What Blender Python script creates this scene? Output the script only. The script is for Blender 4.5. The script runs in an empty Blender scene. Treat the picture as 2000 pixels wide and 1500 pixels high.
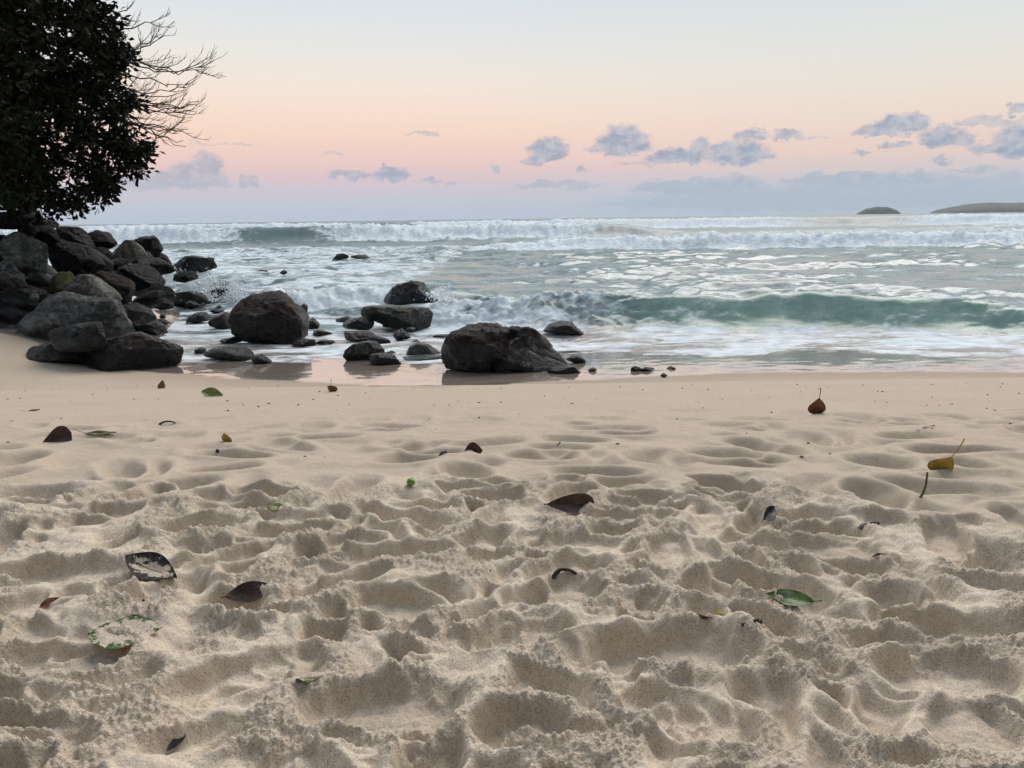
import bpy, math, random
import numpy as np
from mathutils import Vector, Matrix

R = math.radians
scene = bpy.context.scene
random.seed(7)
rng = np.random.default_rng(11)

# ------------------------------------------------------------------ camera
FPX = 1502.0                      # focal length in pixels of a 2000 x 1500 frame
PITCH, ROLL, EYE = R(12.13), R(0.76), 1.7
fwd = np.array([0, math.cos(PITCH), -math.sin(PITCH)])
r0 = np.array([1.0, 0, 0]); u0 = np.array([0, math.sin(PITCH), math.cos(PITCH)])
cright = r0 * math.cos(ROLL) - u0 * math.sin(ROLL)
cup = u0 * math.cos(ROLL) + r0 * math.sin(ROLL)
cam_data = bpy.data.cameras.new('camera')
cam = bpy.data.objects.new('camera', cam_data)
scene.collection.objects.link(cam)
cam_data.sensor_width = 36.0
cam_data.lens = 36.0 * FPX / 2000.0
cam_data.clip_start = 0.05
cam_data.clip_end = 60000
m = Matrix.Identity(4)
for i in range(3):
    m[i][0] = cright[i]; m[i][1] = cup[i]; m[i][2] = -fwd[i]
m[2][3] = EYE
cam.matrix_world = m
scene.camera = cam

def ray(px, py):
    return fwd + cright * ((px - 1000) / FPX) + cup * ((750 - py) / FPX)

def pix(px, py, d):
    """world point seen at photo pixel (px, py), d metres out to sea"""
    v = ray(px, py)
    return np.array([0, 0, EYE]) + v * (d / v[1])

# ------------------------------------------------------------------ world: dusk sky
SKY_FAC = 0.12
world = bpy.data.worlds.new('World')
scene.world = world
world.use_nodes = True
wn, wl = world.node_tree.nodes, world.node_tree.links
wn.clear()

def lin(c):
    out = []
    for v in c:
        v = v / 255.0
        out.append(v / 12.92 if v <= 0.04045 else ((v + 0.055) / 1.055) ** 2.4)
    return (*out, 1.0)

def N(nodes, t, **kw):
    n = nodes.new(t)
    for k, v in kw.items():
        setattr(n, k, v)
    return n

def sock(nodes, links, target, val):
    if isinstance(val, bpy.types.NodeSocket):
        links.new(val, target)
    else:
        target.default_value = val

def M(nodes, links, op, a, b=None, c=None, clamp=False):
    n = nodes.new('ShaderNodeMath'); n.operation = op; n.use_clamp = clamp
    sock(nodes, links, n.inputs[0], a)
    if b is not None: sock(nodes, links, n.inputs[1], b)
    if c is not None: sock(nodes, links, n.inputs[2], c)
    return n.outputs[0]

def SS(nodes, links, v, lo, hi, a=0.0, b=1.0):
    n = nodes.new('ShaderNodeMapRange'); n.interpolation_type = 'SMOOTHSTEP'
    sock(nodes, links, n.inputs[0], v)
    n.inputs[1].default_value = lo; n.inputs[2].default_value = hi
    n.inputs[3].default_value = a; n.inputs[4].default_value = b
    return n.outputs[0]

def MIX(nodes, links, f, a, b, blend='MIX'):
    n = nodes.new('ShaderNodeMix'); n.data_type = 'RGBA'; n.blend_type = blend
    sock(nodes, links, n.inputs[0], f)
    sock(nodes, links, n.inputs[6], a); sock(nodes, links, n.inputs[7], b)
    return n.outputs[2]

def RAMP(nodes, links, fac, stops, interp='LINEAR'):
    n = nodes.new('ShaderNodeValToRGB'); e = n.color_ramp; e.interpolation = interp
    while len(e.elements) < len(stops): e.elements.new(0.5)
    for el, (p, c) in zip(e.elements, stops):
        el.position = p; el.color = c
    links.new(fac, n.inputs[0])
    return n.outputs[0]

def build_world():
    W = lambda *a, **k: M(wn, wl, *a, **k)
    tc = N(wn, 'ShaderNodeTexCoord')
    sep = N(wn, 'ShaderNodeSeparateXYZ'); wl.new(tc.outputs['Generated'], sep.inputs[0])
    x, y, z = sep.outputs
    el = W('MULTIPLY', W('ARCSINE', W('MINIMUM', W('MAXIMUM', z, -1.0), 1.0)), 180 / math.pi)
    az = W('MULTIPLY', W('ARCTAN2', x, y), 180 / math.pi)
    t = W('DIVIDE', W('MAXIMUM', el, 0.0), 90.0)
    degl = [(0, (188, 204, 221)), (1, (196, 206, 220)), (2.1, (207, 201, 212)), (3.2, (226, 201, 203)),
            (4.3, (240, 207, 199)), (5.8, (249, 217, 198)), (7.5, (250, 226, 210)), (9.3, (245, 232, 220)),
            (11.3, (235, 233, 226)), (12.9, (226, 231, 232)), (15, (217, 227, 234)), (30, (196, 213, 228)), (90, (168, 190, 214))]
    degr = [(0, (180, 198, 212)), (1, (187, 200, 213)), (2.1, (199, 203, 210)), (3.2, (220, 206, 203)),
            (4.3, (235, 210, 199)), (5.8, (239, 219, 206)), (7.5, (238, 225, 213)), (9.3, (233, 229, 219)),
            (11.3, (226, 229, 224)), (12.9, (220, 227, 228)), (15, (212, 223, 227)), (30, (194, 211, 225)), (90, (168, 190, 214))]
    # bands of one degree near the horizon, so the ramp is read on a square-root scale
    ts = W('POWER', t, 0.5)
    ra = RAMP(wn, wl, ts, [((d / 90.0) ** 0.5, lin(c)) for d, c in degl])
    rb = RAMP(wn, wl, ts, [((d / 90.0) ** 0.5, lin(c)) for d, c in degr])
    col = MIX(wn, wl, SS(wn, wl, az, -12, 28), ra, rb)
    # ---- clouds: soft lumps of vapour at fixed bearings
    mp = N(wn, 'ShaderNodeMapping'); wl.new(tc.outputs['Generated'], mp.inputs[0])
    mp.inputs['Scale'].default_value = (1, 1, 1.6)
    n1 = N(wn, 'ShaderNodeTexNoise'); wl.new(mp.outputs[0], n1.inputs[0])
    n1.inputs['Scale'].default_value = 52; n1.inputs['Detail'].default_value = 5; n1.inputs['Roughness'].default_value = 0.62
    n2 = N(wn, 'ShaderNodeTexNoise'); wl.new(mp.outputs[0], n2.inputs[0])
    n2.inputs['Scale'].default_value = 78; n2.inputs['Detail'].default_value = 5; n2.inputs['Roughness'].default_value = 0.6
    s1 = N(wn, 'ShaderNodeSeparateColor'); wl.new(n1.outputs['Color'], s1.inputs[0])
    wx = W('MULTIPLY', W('SUBTRACT', s1.outputs[0], 0.5), 2.1)
    wy = W('MULTIPLY', W('SUBTRACT', s1.outputs[1], 0.5), 1.5)
    azw = W('ADD', az, wx); elw = W('ADD', el, wy)
    puffs = [(1068, 290, 42, 24, 1), (1042, 313, 30, 8, .9), (1218, 274, 58, 29, 1), (1165, 290, 26, 8, .7), (1325, 303, 62, 15, 1),
             (1372, 288, 22, 18, .95), (1440, 298, 66, 22, 1), (1466, 263, 34, 12, .9), (1540, 264, 30, 10, .85), (1590, 268, 30, 3, .5),
             (1757, 242, 48, 20, 1), (1700, 255, 36, 9, .8), (1750, 281, 26, 8, .9), (1832, 268, 30, 20, 1), (1874, 271, 30, 14, .9),
             (1988, 272, 44, 32, 1), (1925, 290, 30, 10, .8), (1930, 237, 62, 8, .65), (1990, 210, 18, 10, .8), (1832, 313, 20, 6, .7), (1680, 300, 14, 4, .6),
             (1905, 330, 46, 5, .6), (682, 340, 42, 9, .8), (762, 338, 42, 14, .9), (487, 354, 20, 14, .7), (402, 318, 28, 24, .75),
             (330, 352, 110, 17, .65), (385, 340, 56, 26, .7), (842, 354, 26, 5, .6), (880, 358, 14, 5, .6), (828, 263, 38, 4, .55),
             (652, 302, 24, 3, .5), (970, 330, 13, 7, .8), (1136, 333, 9, 7, .7), (470, 281, 26, 4, .5), (400, 278, 32, 3, .4),
             (1090, 362, 90, 8, .6), (1365, 362, 140, 15, .8), (1420, 350, 60, 10, .6), (1590, 350, 60, 12, .7), (1710, 350, 130, 15, .8), (1600, 385, 420, 24, .65), (1960, 368, 140, 28, .6), (1250, 320, 50, 4, .4)]
    k = math.degrees(1 / FPX)
    spots = []
    for px, py, hw, hh, op in puffs:
        v = ray(px, py + hh * 0.4); v = v / np.linalg.norm(v)
        spots.append((math.degrees(math.atan2(v[0], v[1])), math.degrees(math.asin(v[2])), hw * k, hh * k, op))
    # ---- a share of physical sky
    sky = N(wn, 'ShaderNodeTexSky'); sky.sky_type = 'NISHITA'; sky.sun_disc = False
    sky.sun_elevation = R(50); sky.sun_rotation = R(26)
    skyc = MIX(wn, wl, 1.0, sky.outputs[0], (0.1, 0.1, 0.1, 1), 'MULTIPLY')
    fin = MIX(wn, wl, SS(wn, wl, el, 14, 60, 0.0, SKY_FAC), col, skyc)
    bg = N(wn, 'ShaderNodeBackground'); wl.new(fin, bg.inputs[0])
    shader = None
    # the sky is cut into bearings so that each ray only works out the clouds it can meet
    bins = [(-40, -19), (-19, -4), (-4, 5), (5, 12), (12, 20), (20, 27), (27, 40)]
    low = W('MULTIPLY', W('GREATER_THAN', el, -0.5), W('LESS_THAN', el, 10.5))
    grp = bpy.data.node_groups.new('cloud_puff', 'ShaderNodeTree')
    for nm in ('azw', 'elw', 'a0', 'e0', 'iw', 'ih', 'op', 'prev'):
        grp.interface.new_socket(nm, in_out='INPUT', socket_type='NodeSocketFloat')
    grp.interface.new_socket('dens', in_out='OUTPUT', socket_type='NodeSocketFloat')
    gn, gl = grp.nodes, grp.links
    gi = gn.new('NodeGroupInput').outputs; go = gn.new('NodeGroupOutput')
    G = lambda *a, **k: M(gn, gl, *a, **k)
    dx = G('MULTIPLY', G('SUBTRACT', gi['azw'], gi['a0']), gi['iw'])
    dy = G('MULTIPLY', G('SUBTRACT', gi['elw'], gi['e0']), gi['ih'])
    dyu = G('MULTIPLY', G('MAXIMUM', dy, 0.0), 0.625); dyd = G('MULTIPLY', G('MINIMUM', dy, 0.0), 1.25)   # billowing above, flatter below
    q = G('ADD', G('MULTIPLY', dx, dx), G('ADD', G('MULTIPLY', dyu, dyu), G('MULTIPLY', dyd, dyd)))
    gl.new(G('MAXIMUM', gi['prev'], G('MULTIPLY', SS(gn, gl, q, 1.05, 0.35), gi['op'])), go.inputs[0])
    for b0, b1 in bins:
        dens = None
        for a0, e0, hw, hh, op in spots:
            if a0 + hw * 1.4 + 1.3 < b0 or a0 - hw * 1.4 - 1.3 > b1: continue
            g = wn.new('ShaderNodeGroup'); g.node_tree = grp
            wl.new(azw, g.inputs['azw']); wl.new(elw, g.inputs['elw'])
            for nm, v in (('a0', a0), ('e0', e0), ('iw', 1 / (hw * 1.05)), ('ih', 1 / (hh * 0.9)), ('op', op)): g.inputs[nm].default_value = v
            if dens is not None: wl.new(dens, g.inputs['prev'])
            dens = g.outputs[0]
        gate = W('MULTIPLY', dens, SS(wn, wl, n2.outputs[0], 0.22, 0.50, 0.6, 1.0))
        ccol = MIX(wn, wl, SS(wn, wl, s1.outputs[2], 0.36, 0.64), lin((148, 165, 188)), lin((188, 194, 205)))
        ccol = MIX(wn, wl, SS(wn, wl, el, 3.6, 1.2), ccol, lin((166, 184, 202)))
        cc = MIX(wn, wl, W('MULTIPLY', gate, 0.9), col, ccol)
        bc = N(wn, 'ShaderNodeBackground'); wl.new(cc, bc.inputs[0])
        if shader is None:
            shader = bc.outputs[0]; continue
        ms = N(wn, 'ShaderNodeMixShader')
        wl.new(W('GREATER_THAN', az, float(b0)), ms.inputs[0])
        wl.new(shader, ms.inputs[1]); wl.new(bc.outputs[0], ms.inputs[2])
        shader = ms.outputs[0]
    ms = N(wn, 'ShaderNodeMixShader')
    wl.new(W('MULTIPLY', low, W('LESS_THAN', W('ABSOLUTE', az), 40.0)), ms.inputs[0])
    wl.new(bg.outputs[0], ms.inputs[1]); wl.new(shader, ms.inputs[2]); shader = ms.outputs[0]
    out = N(wn, 'ShaderNodeOutputWorld'); wl.new(shader, out.inputs[0])
build_world()
world.cycles.sampling_method = 'MANUAL'
world.cycles.sample_map_resolution = 512

# soft dusk light falling in from over the sea
sun_data = bpy.data.lights.new('sun', 'SUN')
sun_data.energy = 2.7; sun_data.angle = R(46); sun_data.color = (1.0, 0.93, 0.86)
sun = bpy.data.objects.new('sun', sun_data); scene.collection.objects.link(sun)
sdir = Vector((math.sin(R(26)) * math.cos(R(50)), math.cos(R(26)) * math.cos(R(50)), math.sin(R(50))))
sun.rotation_euler = sdir.to_track_quat('Z', 'Y').to_euler()

scene.view_settings.view_transform = 'Standard'
scene.view_settings.look = 'None'
scene.view_settings.exposure = 0.0
scene.view_settings.gamma = 1.0
scene.view_settings.use_curve_mapping = False
scene.render.engine = 'CYCLES'
scene.cycles.use_denoising = True
scene.cycles.denoising_prefilter = 'FAST'
scene.cycles.max_bounces = 6
scene.cycles.diffuse_bounces = 3
scene.cycles.glossy_bounces = 3
scene.cycles.transmission_bounces = 2
scene.cycles.volume_bounces = 0
scene.cycles.use_adaptive_sampling = True
scene.cycles.adaptive_threshold = 0.02

# ------------------------------------------------------------------ helpers
C = scene.collection

def _hash(ix, iy, iz, seed):
    h = (ix.astype(np.int64) * 374761393 + iy.astype(np.int64) * 668265263 + iz.astype(np.int64) * 2147483647 + seed * 974711) & 0xffffffff
    h = ((h ^ (h >> 13)) * 1274126177) & 0xffffffff
    h = ((h ^ (h >> 16)) * 2246822519) & 0xffffffff
    return h ^ (h >> 15)

def perlin2(x, y, seed=0):
    x = np.asarray(x, float); y = np.asarray(y, float)
    ix, iy = np.floor(x), np.floor(y); fx, fy = x - ix, y - iy
    u = fx * fx * fx * (fx * (fx * 6 - 15) + 10); v = fy * fy * fy * (fy * (fy * 6 - 15) + 10)
    zz = np.zeros(1, np.int64)
    def g(ax, ay, dx, dy):
        a = _hash(ax, ay, zz, seed) * (2 * math.pi / 4294967296.0)
        return np.cos(a) * dx + np.sin(a) * dy
    n00 = g(ix, iy, fx, fy); n10 = g(ix + 1, iy, fx - 1, fy)
    n01 = g(ix, iy + 1, fx, fy - 1); n11 = g(ix + 1, iy + 1, fx - 1, fy - 1)
    return ((n00 * (1 - u) + n10 * u) * (1 - v) + (n01 * (1 - u) + n11 * u) * v) * 1.5

def fbm2(x, y, seed=0, octv=4, gain=0.5, lac=2.03):
    s = 0; a = 1; f = 1
    for o in range(octv):
        s = s + a * perlin2(np.asarray(x) * f + 17.3 * o, np.asarray(y) * f - 9.1 * o, seed + o * 31); a *= gain; f *= lac
    return s

def perlin3(p, seed=0):
    i = np.floor(p); f = p - i
    w = f * f * f * (f * (f * 6 - 15) + 10)
    res = 0
    for dx in (0, 1):
        for dy in (0, 1):
            for dz in (0, 1):
                h = _hash(i[:, 0] + dx, i[:, 1] + dy, i[:, 2] + dz, seed)
                a = (h & 0xffff) * (2 * math.pi / 65536.0); cz = ((h >> 16) & 0xffff) / 32768.0 - 1
                sz = np.sqrt(np.maximum(0, 1 - cz * cz))
                d = np.cos(a) * sz * (f[:, 0] - dx) + np.sin(a) * sz * (f[:, 1] - dy) + cz * (f[:, 2] - dz)
                wt = (w[:, 0] if dx else 1 - w[:, 0]) * (w[:, 1] if dy else 1 - w[:, 1]) * (w[:, 2] if dz else 1 - w[:, 2])
                res = res + d * wt
    return res * 1.5

def sstep(a, b, x):
    t = np.clip((np.asarray(x, float) - a) / (b - a), 0, 1)
    return t * t * (3 - 2 * t)

def lerp(a, b, t):
    return a + (b - a) * t

def quick_mesh(name, verts, quads, attrs=None, smooth=True):
    me = bpy.data.meshes.new(name)
    verts = np.asarray(verts, np.float32); quads = np.asarray(quads, np.int32)
    k = quads.shape[1]
    me.vertices.add(len(verts)); me.vertices.foreach_set('co', verts.ravel())
    me.loops.add(quads.size); me.loops.foreach_set('vertex_index', quads.ravel())
    me.polygons.add(len(quads))
    me.polygons.foreach_set('loop_start', np.arange(0, quads.size, k, dtype=np.int32))
    me.polygons.foreach_set('use_smooth', np.full(len(quads), smooth))
    for an, av in (attrs or {}).items():
        at = me.attributes.new(an, 'FLOAT', 'POINT'); at.data.foreach_set('value', np.asarray(av, np.float32))
    me.update(calc_edges=True); me.validate()
    return me

def grid_quads(rows, cols, off=0):
    i = np.arange(rows - 1)[:, None] * cols + np.arange(cols - 1)[None, :] + off
    return np.stack([i, i + 1, i + 1 + cols, i + cols], -1).reshape(-1, 4)

def obj(name, me, mat=None, parent=None):
    o = bpy.data.objects.new(name, me); C.objects.link(o)
    if mat is not None and me is not None:
        me.materials.clear(); me.materials.append(mat)
    if parent is not None: o.parent = parent
    return o

def tag(o, label=None, cat=None, group=None, kind=None):
    if label: o['label'] = label
    if cat: o['category'] = cat
    if group: o['group'] = group
    if kind: o['kind'] = kind
    return o

def empty(name, loc=(0, 0, 0)):
    o = bpy.data.objects.new(name, None); C.objects.link(o); o.location = [float(v) for v in loc]
    o.empty_display_size = 0.1
    return o

def new_mat(name):
    mt = bpy.data.materials.new(name); mt.use_nodes = True
    nt = mt.node_tree; nt.nodes.clear()
    out = nt.nodes.new('ShaderNodeOutputMaterial')
    bs = nt.nodes.new('ShaderNodeBsdfPrincipled')
    nt.links.new(bs.outputs[0], out.inputs[0])
    return mt, nt.nodes, nt.links, bs, out

def noise(nodes, links, vec, scale, detail=5, rough=0.55, dist=0.0):
    n = nodes.new('ShaderNodeTexNoise')
    if vec is not None: links.new(vec, n.inputs['Vector'])
    n.inputs['Scale'].default_value = scale; n.inputs['Detail'].default_value = detail
    n.inputs['Roughness'].default_value = rough; n.inputs['Distortion'].default_value = dist
    return n.outputs[0]

def bump(nodes, links, h, strength, dist, prev=None):
    b = nodes.new('ShaderNodeBump'); b.inputs['Distance'].default_value = dist
    sock(nodes, links, b.inputs['Strength'], strength); links.new(h, b.inputs['Height'])
    if prev is not None: links.new(prev, b.inputs['Normal'])
    return b.outputs[0]

def mapping(nodes, links, vec, scale):
    mp = nodes.new('ShaderNodeMapping'); links.new(vec, mp.inputs[0]); mp.inputs['Scale'].default_value = scale
    return mp.outputs[0]

def attr(nodes, name):
    a = nodes.new('ShaderNodeAttribute'); a.attribute_name = name
    return a.outputs['Fac']

# ------------------------------------------------------------------ materials of the setting
def mat_sand():
    mt, nd, lk, bs, out = new_mat('sand')
    tc = nd.new('ShaderNodeTexCoord').outputs['Object']
    wet = attr(nd, 'wet'); damp = attr(nd, 'damp'); crumb = attr(nd, 'crumb')
    g = noise(nd, lk, tc, 330, 2, 0.8); mid = noise(nd, lk, tc, 45, 4, 0.7); big = noise(nd, lk, tc, 2.2, 3, 0.55)
    c = MIX(nd, lk, SS(nd, lk, mid, 0.3, 0.7), (0.57, 0.465, 0.350, 1), (0.70, 0.592, 0.468, 1))
    c = MIX(nd, lk, SS(nd, lk, g, 0.33, 0.50, 0.62, 0.0), c, (0.20, 0.145, 0.10, 1))
    c = MIX(nd, lk, SS(nd, lk, g, 0.56, 0.68, 0.0, 0.6), c, (0.80, 0.72, 0.61, 1))
    c = MIX(nd, lk, SS(nd, lk, big, 0.35, 0.7, 0.0, 0.30), c, (0.46, 0.365, 0.27, 1))
    c = MIX(nd, lk, damp, c, (0.36, 0.285, 0.212, 1))
    c = MIX(nd, lk, wet, c, (0.32, 0.262, 0.215, 1)); lk.new(wet, bs.inputs['Coat Weight']); bs.inputs['Coat Roughness'].default_value = 0.04; bs.inputs['Coat IOR'].default_value = 1.36
    lk.new(c, bs.inputs['Base Color'])
    st = mapping(nd, lk, tc, (0.7, 3.5, 1))
    pool = noise(nd, lk, st, 1.1, 4, 0.5)
    rw = SS(nd, lk, pool, 0.38, 0.62, 0.03, 0.08)
    mr = nd.new('ShaderNodeMix'); sock(nd, lk, mr.inputs[0], wet); mr.inputs[2].default_value = 0.92; lk.new(rw, mr.inputs[3])
    lk.new(mr.outputs[0], bs.inputs['Roughness'])
    bs.inputs['IOR'].default_value = 1.36
    sp = nd.new('ShaderNodeMix'); sock(nd, lk, sp.inputs[0], wet); sp.inputs[2].default_value = 0.15; sp.inputs[3].default_value = 1.0
    lk.new(sp.outputs[0], bs.inputs['Specular IOR Level'])
    dry = M(nd, lk, 'SUBTRACT', 1.0, wet, clamp=True)
    fine = M(nd, lk, 'ADD', M(nd, lk, 'MULTIPLY', mid, 1.0), M(nd, lk, 'MULTIPLY', g, 0.45))
    cs = M(nd, lk, 'MULTIPLY', dry, M(nd, lk, 'ADD', M(nd, lk, 'MULTIPLY', crumb, 0.65), 0.3))
    b1 = bump(nd, lk, fine, cs, 0.009)
    wr = noise(nd, lk, mapping(nd, lk, tc, (2.5, 14, 1)), 1.6, 5, 0.55)
    b2 = bump(nd, lk, wr, M(nd, lk, 'MULTIPLY', wet, 0.10), 0.02, b1)
    lk.new(b2, bs.inputs['Normal'])
    return mt

def mat_sea():
    mt, nd, lk, bs, out = new_mat('sea_water')
    tc = nd.new('ShaderNodeTexCoord').outputs['Object']
    foam = attr(nd, 'foam'); lace = attr(nd, 'lace'); sandy = attr(nd, 'sandy'); deep = attr(nd, 'deep')
    v1 = mapping(nd, lk, tc, (0.55, 1.0, 1.0))
    n1 = noise(nd, lk, v1, 1.5, 9, 0.68, 0.6)
    n2 = noise(nd, lk, v1, 7.0, 6, 0.65, 0.4)
    wv = nd.new('ShaderNodeVectorMath'); wv.operation = 'ADD'
    nn = nd.new('ShaderNodeTexNoise'); lk.new(tc, nn.inputs['Vector']); nn.inputs['Scale'].default_value = 2.2; nn.inputs['Detail'].default_value = 4
    sc = nd.new('ShaderNodeVectorMath'); sc.operation = 'SCALE'; lk.new(nn.outputs['Color'], sc.inputs[0]); sc.inputs['Scale'].default_value = 0.9
    lk.new(v1, wv.inputs[0]); lk.new(sc.outputs[0], wv.inputs[1])
    vo = nd.new('ShaderNodeTexVoronoi'); vo.feature = 'DISTANCE_TO_EDGE'; lk.new(wv.outputs[0], vo.inputs['Vector']); vo.inputs['Scale'].default_value = 2.6
    vo2 = nd.new('ShaderNodeTexVoronoi'); vo2.feature = 'DISTANCE_TO_EDGE'; lk.new(wv.outputs[0], vo2.inputs['Vector']); vo2.inputs['Scale'].default_value = 7.5
    l1 = SS(nd, lk, vo.outputs['Distance'], 0.13, 0.01); l2 = SS(nd, lk, vo2.outputs['Distance'], 0.16, 0.0)
    lc = M(nd, lk, 'MAXIMUM', l1, M(nd, lk, 'MULTIPLY', l2, 0.6))
    lc = M(nd, lk, 'MULTIPLY', lc, SS(nd, lk, n1, 0.36, 0.6))
    a = M(nd, lk, 'ADD', foam, M(nd, lk, 'MULTIPLY', M(nd, lk, 'SUBTRACT', n1, 0.5), 2.0))
    a = M(nd, lk, 'ADD', a, M(nd, lk, 'MULTIPLY', M(nd, lk, 'SUBTRACT', n2, 0.5), 0.8))
    fm = SS(nd, lk, a, 0.40, 0.80)
    fm = M(nd, lk, 'MAXIMUM', fm, M(nd, lk, 'MULTIPLY', lc, lace))
    fm = M(nd, lk, 'MULTIPLY', fm, 1.0, clamp=True)
    wc = MIX(nd, lk, SS(nd, lk, n1, 0.3, 0.7), (0.085, 0.145, 0.142, 1), (0.150, 0.205, 0.200, 1))
    wc = MIX(nd, lk, deep, wc, (0.125, 0.170, 0.172, 1))
    wc = MIX(nd, lk, attr(nd, 'face'), wc, MIX(nd, lk, SS(nd, lk, n1, 0.3, 0.7), (0.145, 0.235, 0.19, 1), (0.215, 0.315, 0.265, 1)))
    wc = MIX(nd, lk, sandy, wc, (0.30, 0.255, 0.215, 1))
    fc = MIX(nd, lk, SS(nd, lk, n2, 0.3, 0.7), (0.43, 0.50, 0.53, 1), (0.74, 0.77, 0.79, 1))
    lk.new(MIX(nd, lk, fm, wc, fc), bs.inputs['Base Color'])
    mr = nd.new('ShaderNodeMix'); lk.new(fm, mr.inputs[0]); lk.new(M(nd, lk, 'ADD', 0.11, M(nd, lk, 'MULTIPLY', deep, 0.28)), mr.inputs[2]); mr.inputs[3].default_value = 0.75
    lk.new(mr.outputs[0], bs.inputs['Roughness'])
    bs.inputs['IOR'].default_value = 1.333
    r1 = noise(nd, lk, mapping(nd, lk, tc, (0.6, 1.3, 1)), 5.0, 6, 0.6)
    h = M(nd, lk, 'ADD', M(nd, lk, 'MULTIPLY', r1, 1.0), M(nd, lk, 'MULTIPLY', fm, M(nd, lk, 'ADD', 0.25, M(nd, lk, 'MULTIPLY', n2, 0.9))))
    lk.new(bump(nd, lk, h, 0.22, 0.05), bs.inputs['Normal'])
    return mt

SAND, SEA = mat_sand(), mat_sea()

# ------------------------------------------------------------------ beach shape
def edge_line(pts):
    """photo pixels along the wet line -> (x, y) on the plain beach slope"""
    out = []
    for px, py in pts:
        v = ray(px, py)
        ys = np.linspace(2, 16, 2800); xs = v[0] / v[1] * ys; zs = EYE + v[2] / v[1] * ys
        d = zs - plain(xs, ys)
        k = np.argmax(d < 0)
        out.append((xs[k], ys[k]))
    return np.array(out)

def plain(x, y):
    x = np.asarray(x, float); y = np.asarray(y, float)
    prof = np.interp(y, [-8, -1, 0.6, 2.0, 3.0, 5.6, 6.2, 6.6, 7.3, 9.7, 14, 30], [1.6, 1.12, 1.0, 0.99, 0.87, 0.47, 0.365, 0.27, 0.125, 0.015, -0.32, -1.2])
    left = 0.42 * sstep(-4.5, -7.0, x) * sstep(6.5, 9.5, y)
    return prof + left

WETLINE = edge_line([(60, 664), (200, 712), (300, 728), (420, 738), (560, 746), (700, 752), (850, 753), (1000, 750), (1100, 746), (1250, 737), (1400, 730), (1600, 727), (2000, 727)])
WL = WETLINE[np.argsort(WETLINE[:, 0])]
def wet_y(x):
    return np.interp(x, WL[:, 0], WL[:, 1])

# footprints: (x, y, angle, length, width, depth, soft)
def ground_pt(px, py, z=None):
    v = ray(px, py)
    ys = np.linspace(0.5, 16, 6000); xs = v[0] / v[1] * ys; zs = EYE + v[2] / v[1] * ys
    k = np.argmax(zs - plain(xs, ys) < 0)
    return xs[k], ys[k]

def rough_line(x):
    # how far out the freshly trampled, crumbly sand reaches
    return np.interp(x, [-3, -1.2, 0, 0.7, 1.2, 3], [1.92, 1.92, 1.98, 1.9, 1.62, 1.5])

prints = []
def add_prints():
    r = random.Random(5)
    for k in range(230):                                   # old, smoothed ones farther out
        y = r.uniform(1.4, 4.0); x = r.uniform(-0.85, 0.85) * (y + 0.6)
        fade = float(sstep(4.0, 2.2, y))
        prints.append((x, y, r.uniform(0, math.pi), r.uniform(.20, .36), r.uniform(.11, .18), r.uniform(.025, .05) * (0.15 + 0.85 * fade), 1.0, r.random()))
    fresh = []
    for k in range(330):
        y = r.uniform(0.55, 2.15); x = r.uniform(-0.85, 0.85) * (y + 0.4)
        if y > rough_line(x) + 0.05: continue
        fresh.append((x, y, r.gauss(0.1, 0.75), r.uniform(.12, .27), r.uniform(.065, .11), r.uniform(.018, .050), 0.0, r.random()))
    # the deep, easily told ones
    for px, py, ang, L, W, D in [(1290, 1265, 0.12, .30, .12, .065), (1860, 1225, -0.25, .25, .10, .05), (740, 1375, 0.05, .26, .12, .05), (760, 1085, 0.0, .24, .09, .04),
                                 (1000, 1245, 0.35, .22, .10, .04), (760, 1180, -0.6, .2, .1, .04), (1080, 1160, 0.3, .2, .09, .035), (90, 1290, 0.1, .26, .1, .04), (1010, 1420, 0.1, .13, .09, .05),
                                 (480, 1320, 0.5, .24, .1, .035), (1330, 1395, -0.5, .22, .1, .04), (1230, 1010, 0.0, .24, .08, .03), (1840, 1320, -.2, .2, .1, .045), (120, 1120, 0.1, .3, .1, .04), (1600, 1070, -.1, .26, .09, .03)]:
        x, y = ground_pt(px, py)
        fresh.append((x, y, ang, L, W, D, 0.0, 0.5))
    for k in range(130):                                   # toe marks and small dents
        y = r.uniform(0.6, 2.0); x = r.uniform(-0.85, 0.85) * (y + 0.4)
        if y > rough_line(x): continue
        fresh.append((x, y, r.uniform(0, 3), r.uniform(.04, .09), r.uniform(.03, .055), r.uniform(.006, .018), 0.0, r.random()))
    prints.extend(fresh)
add_prints()

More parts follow.
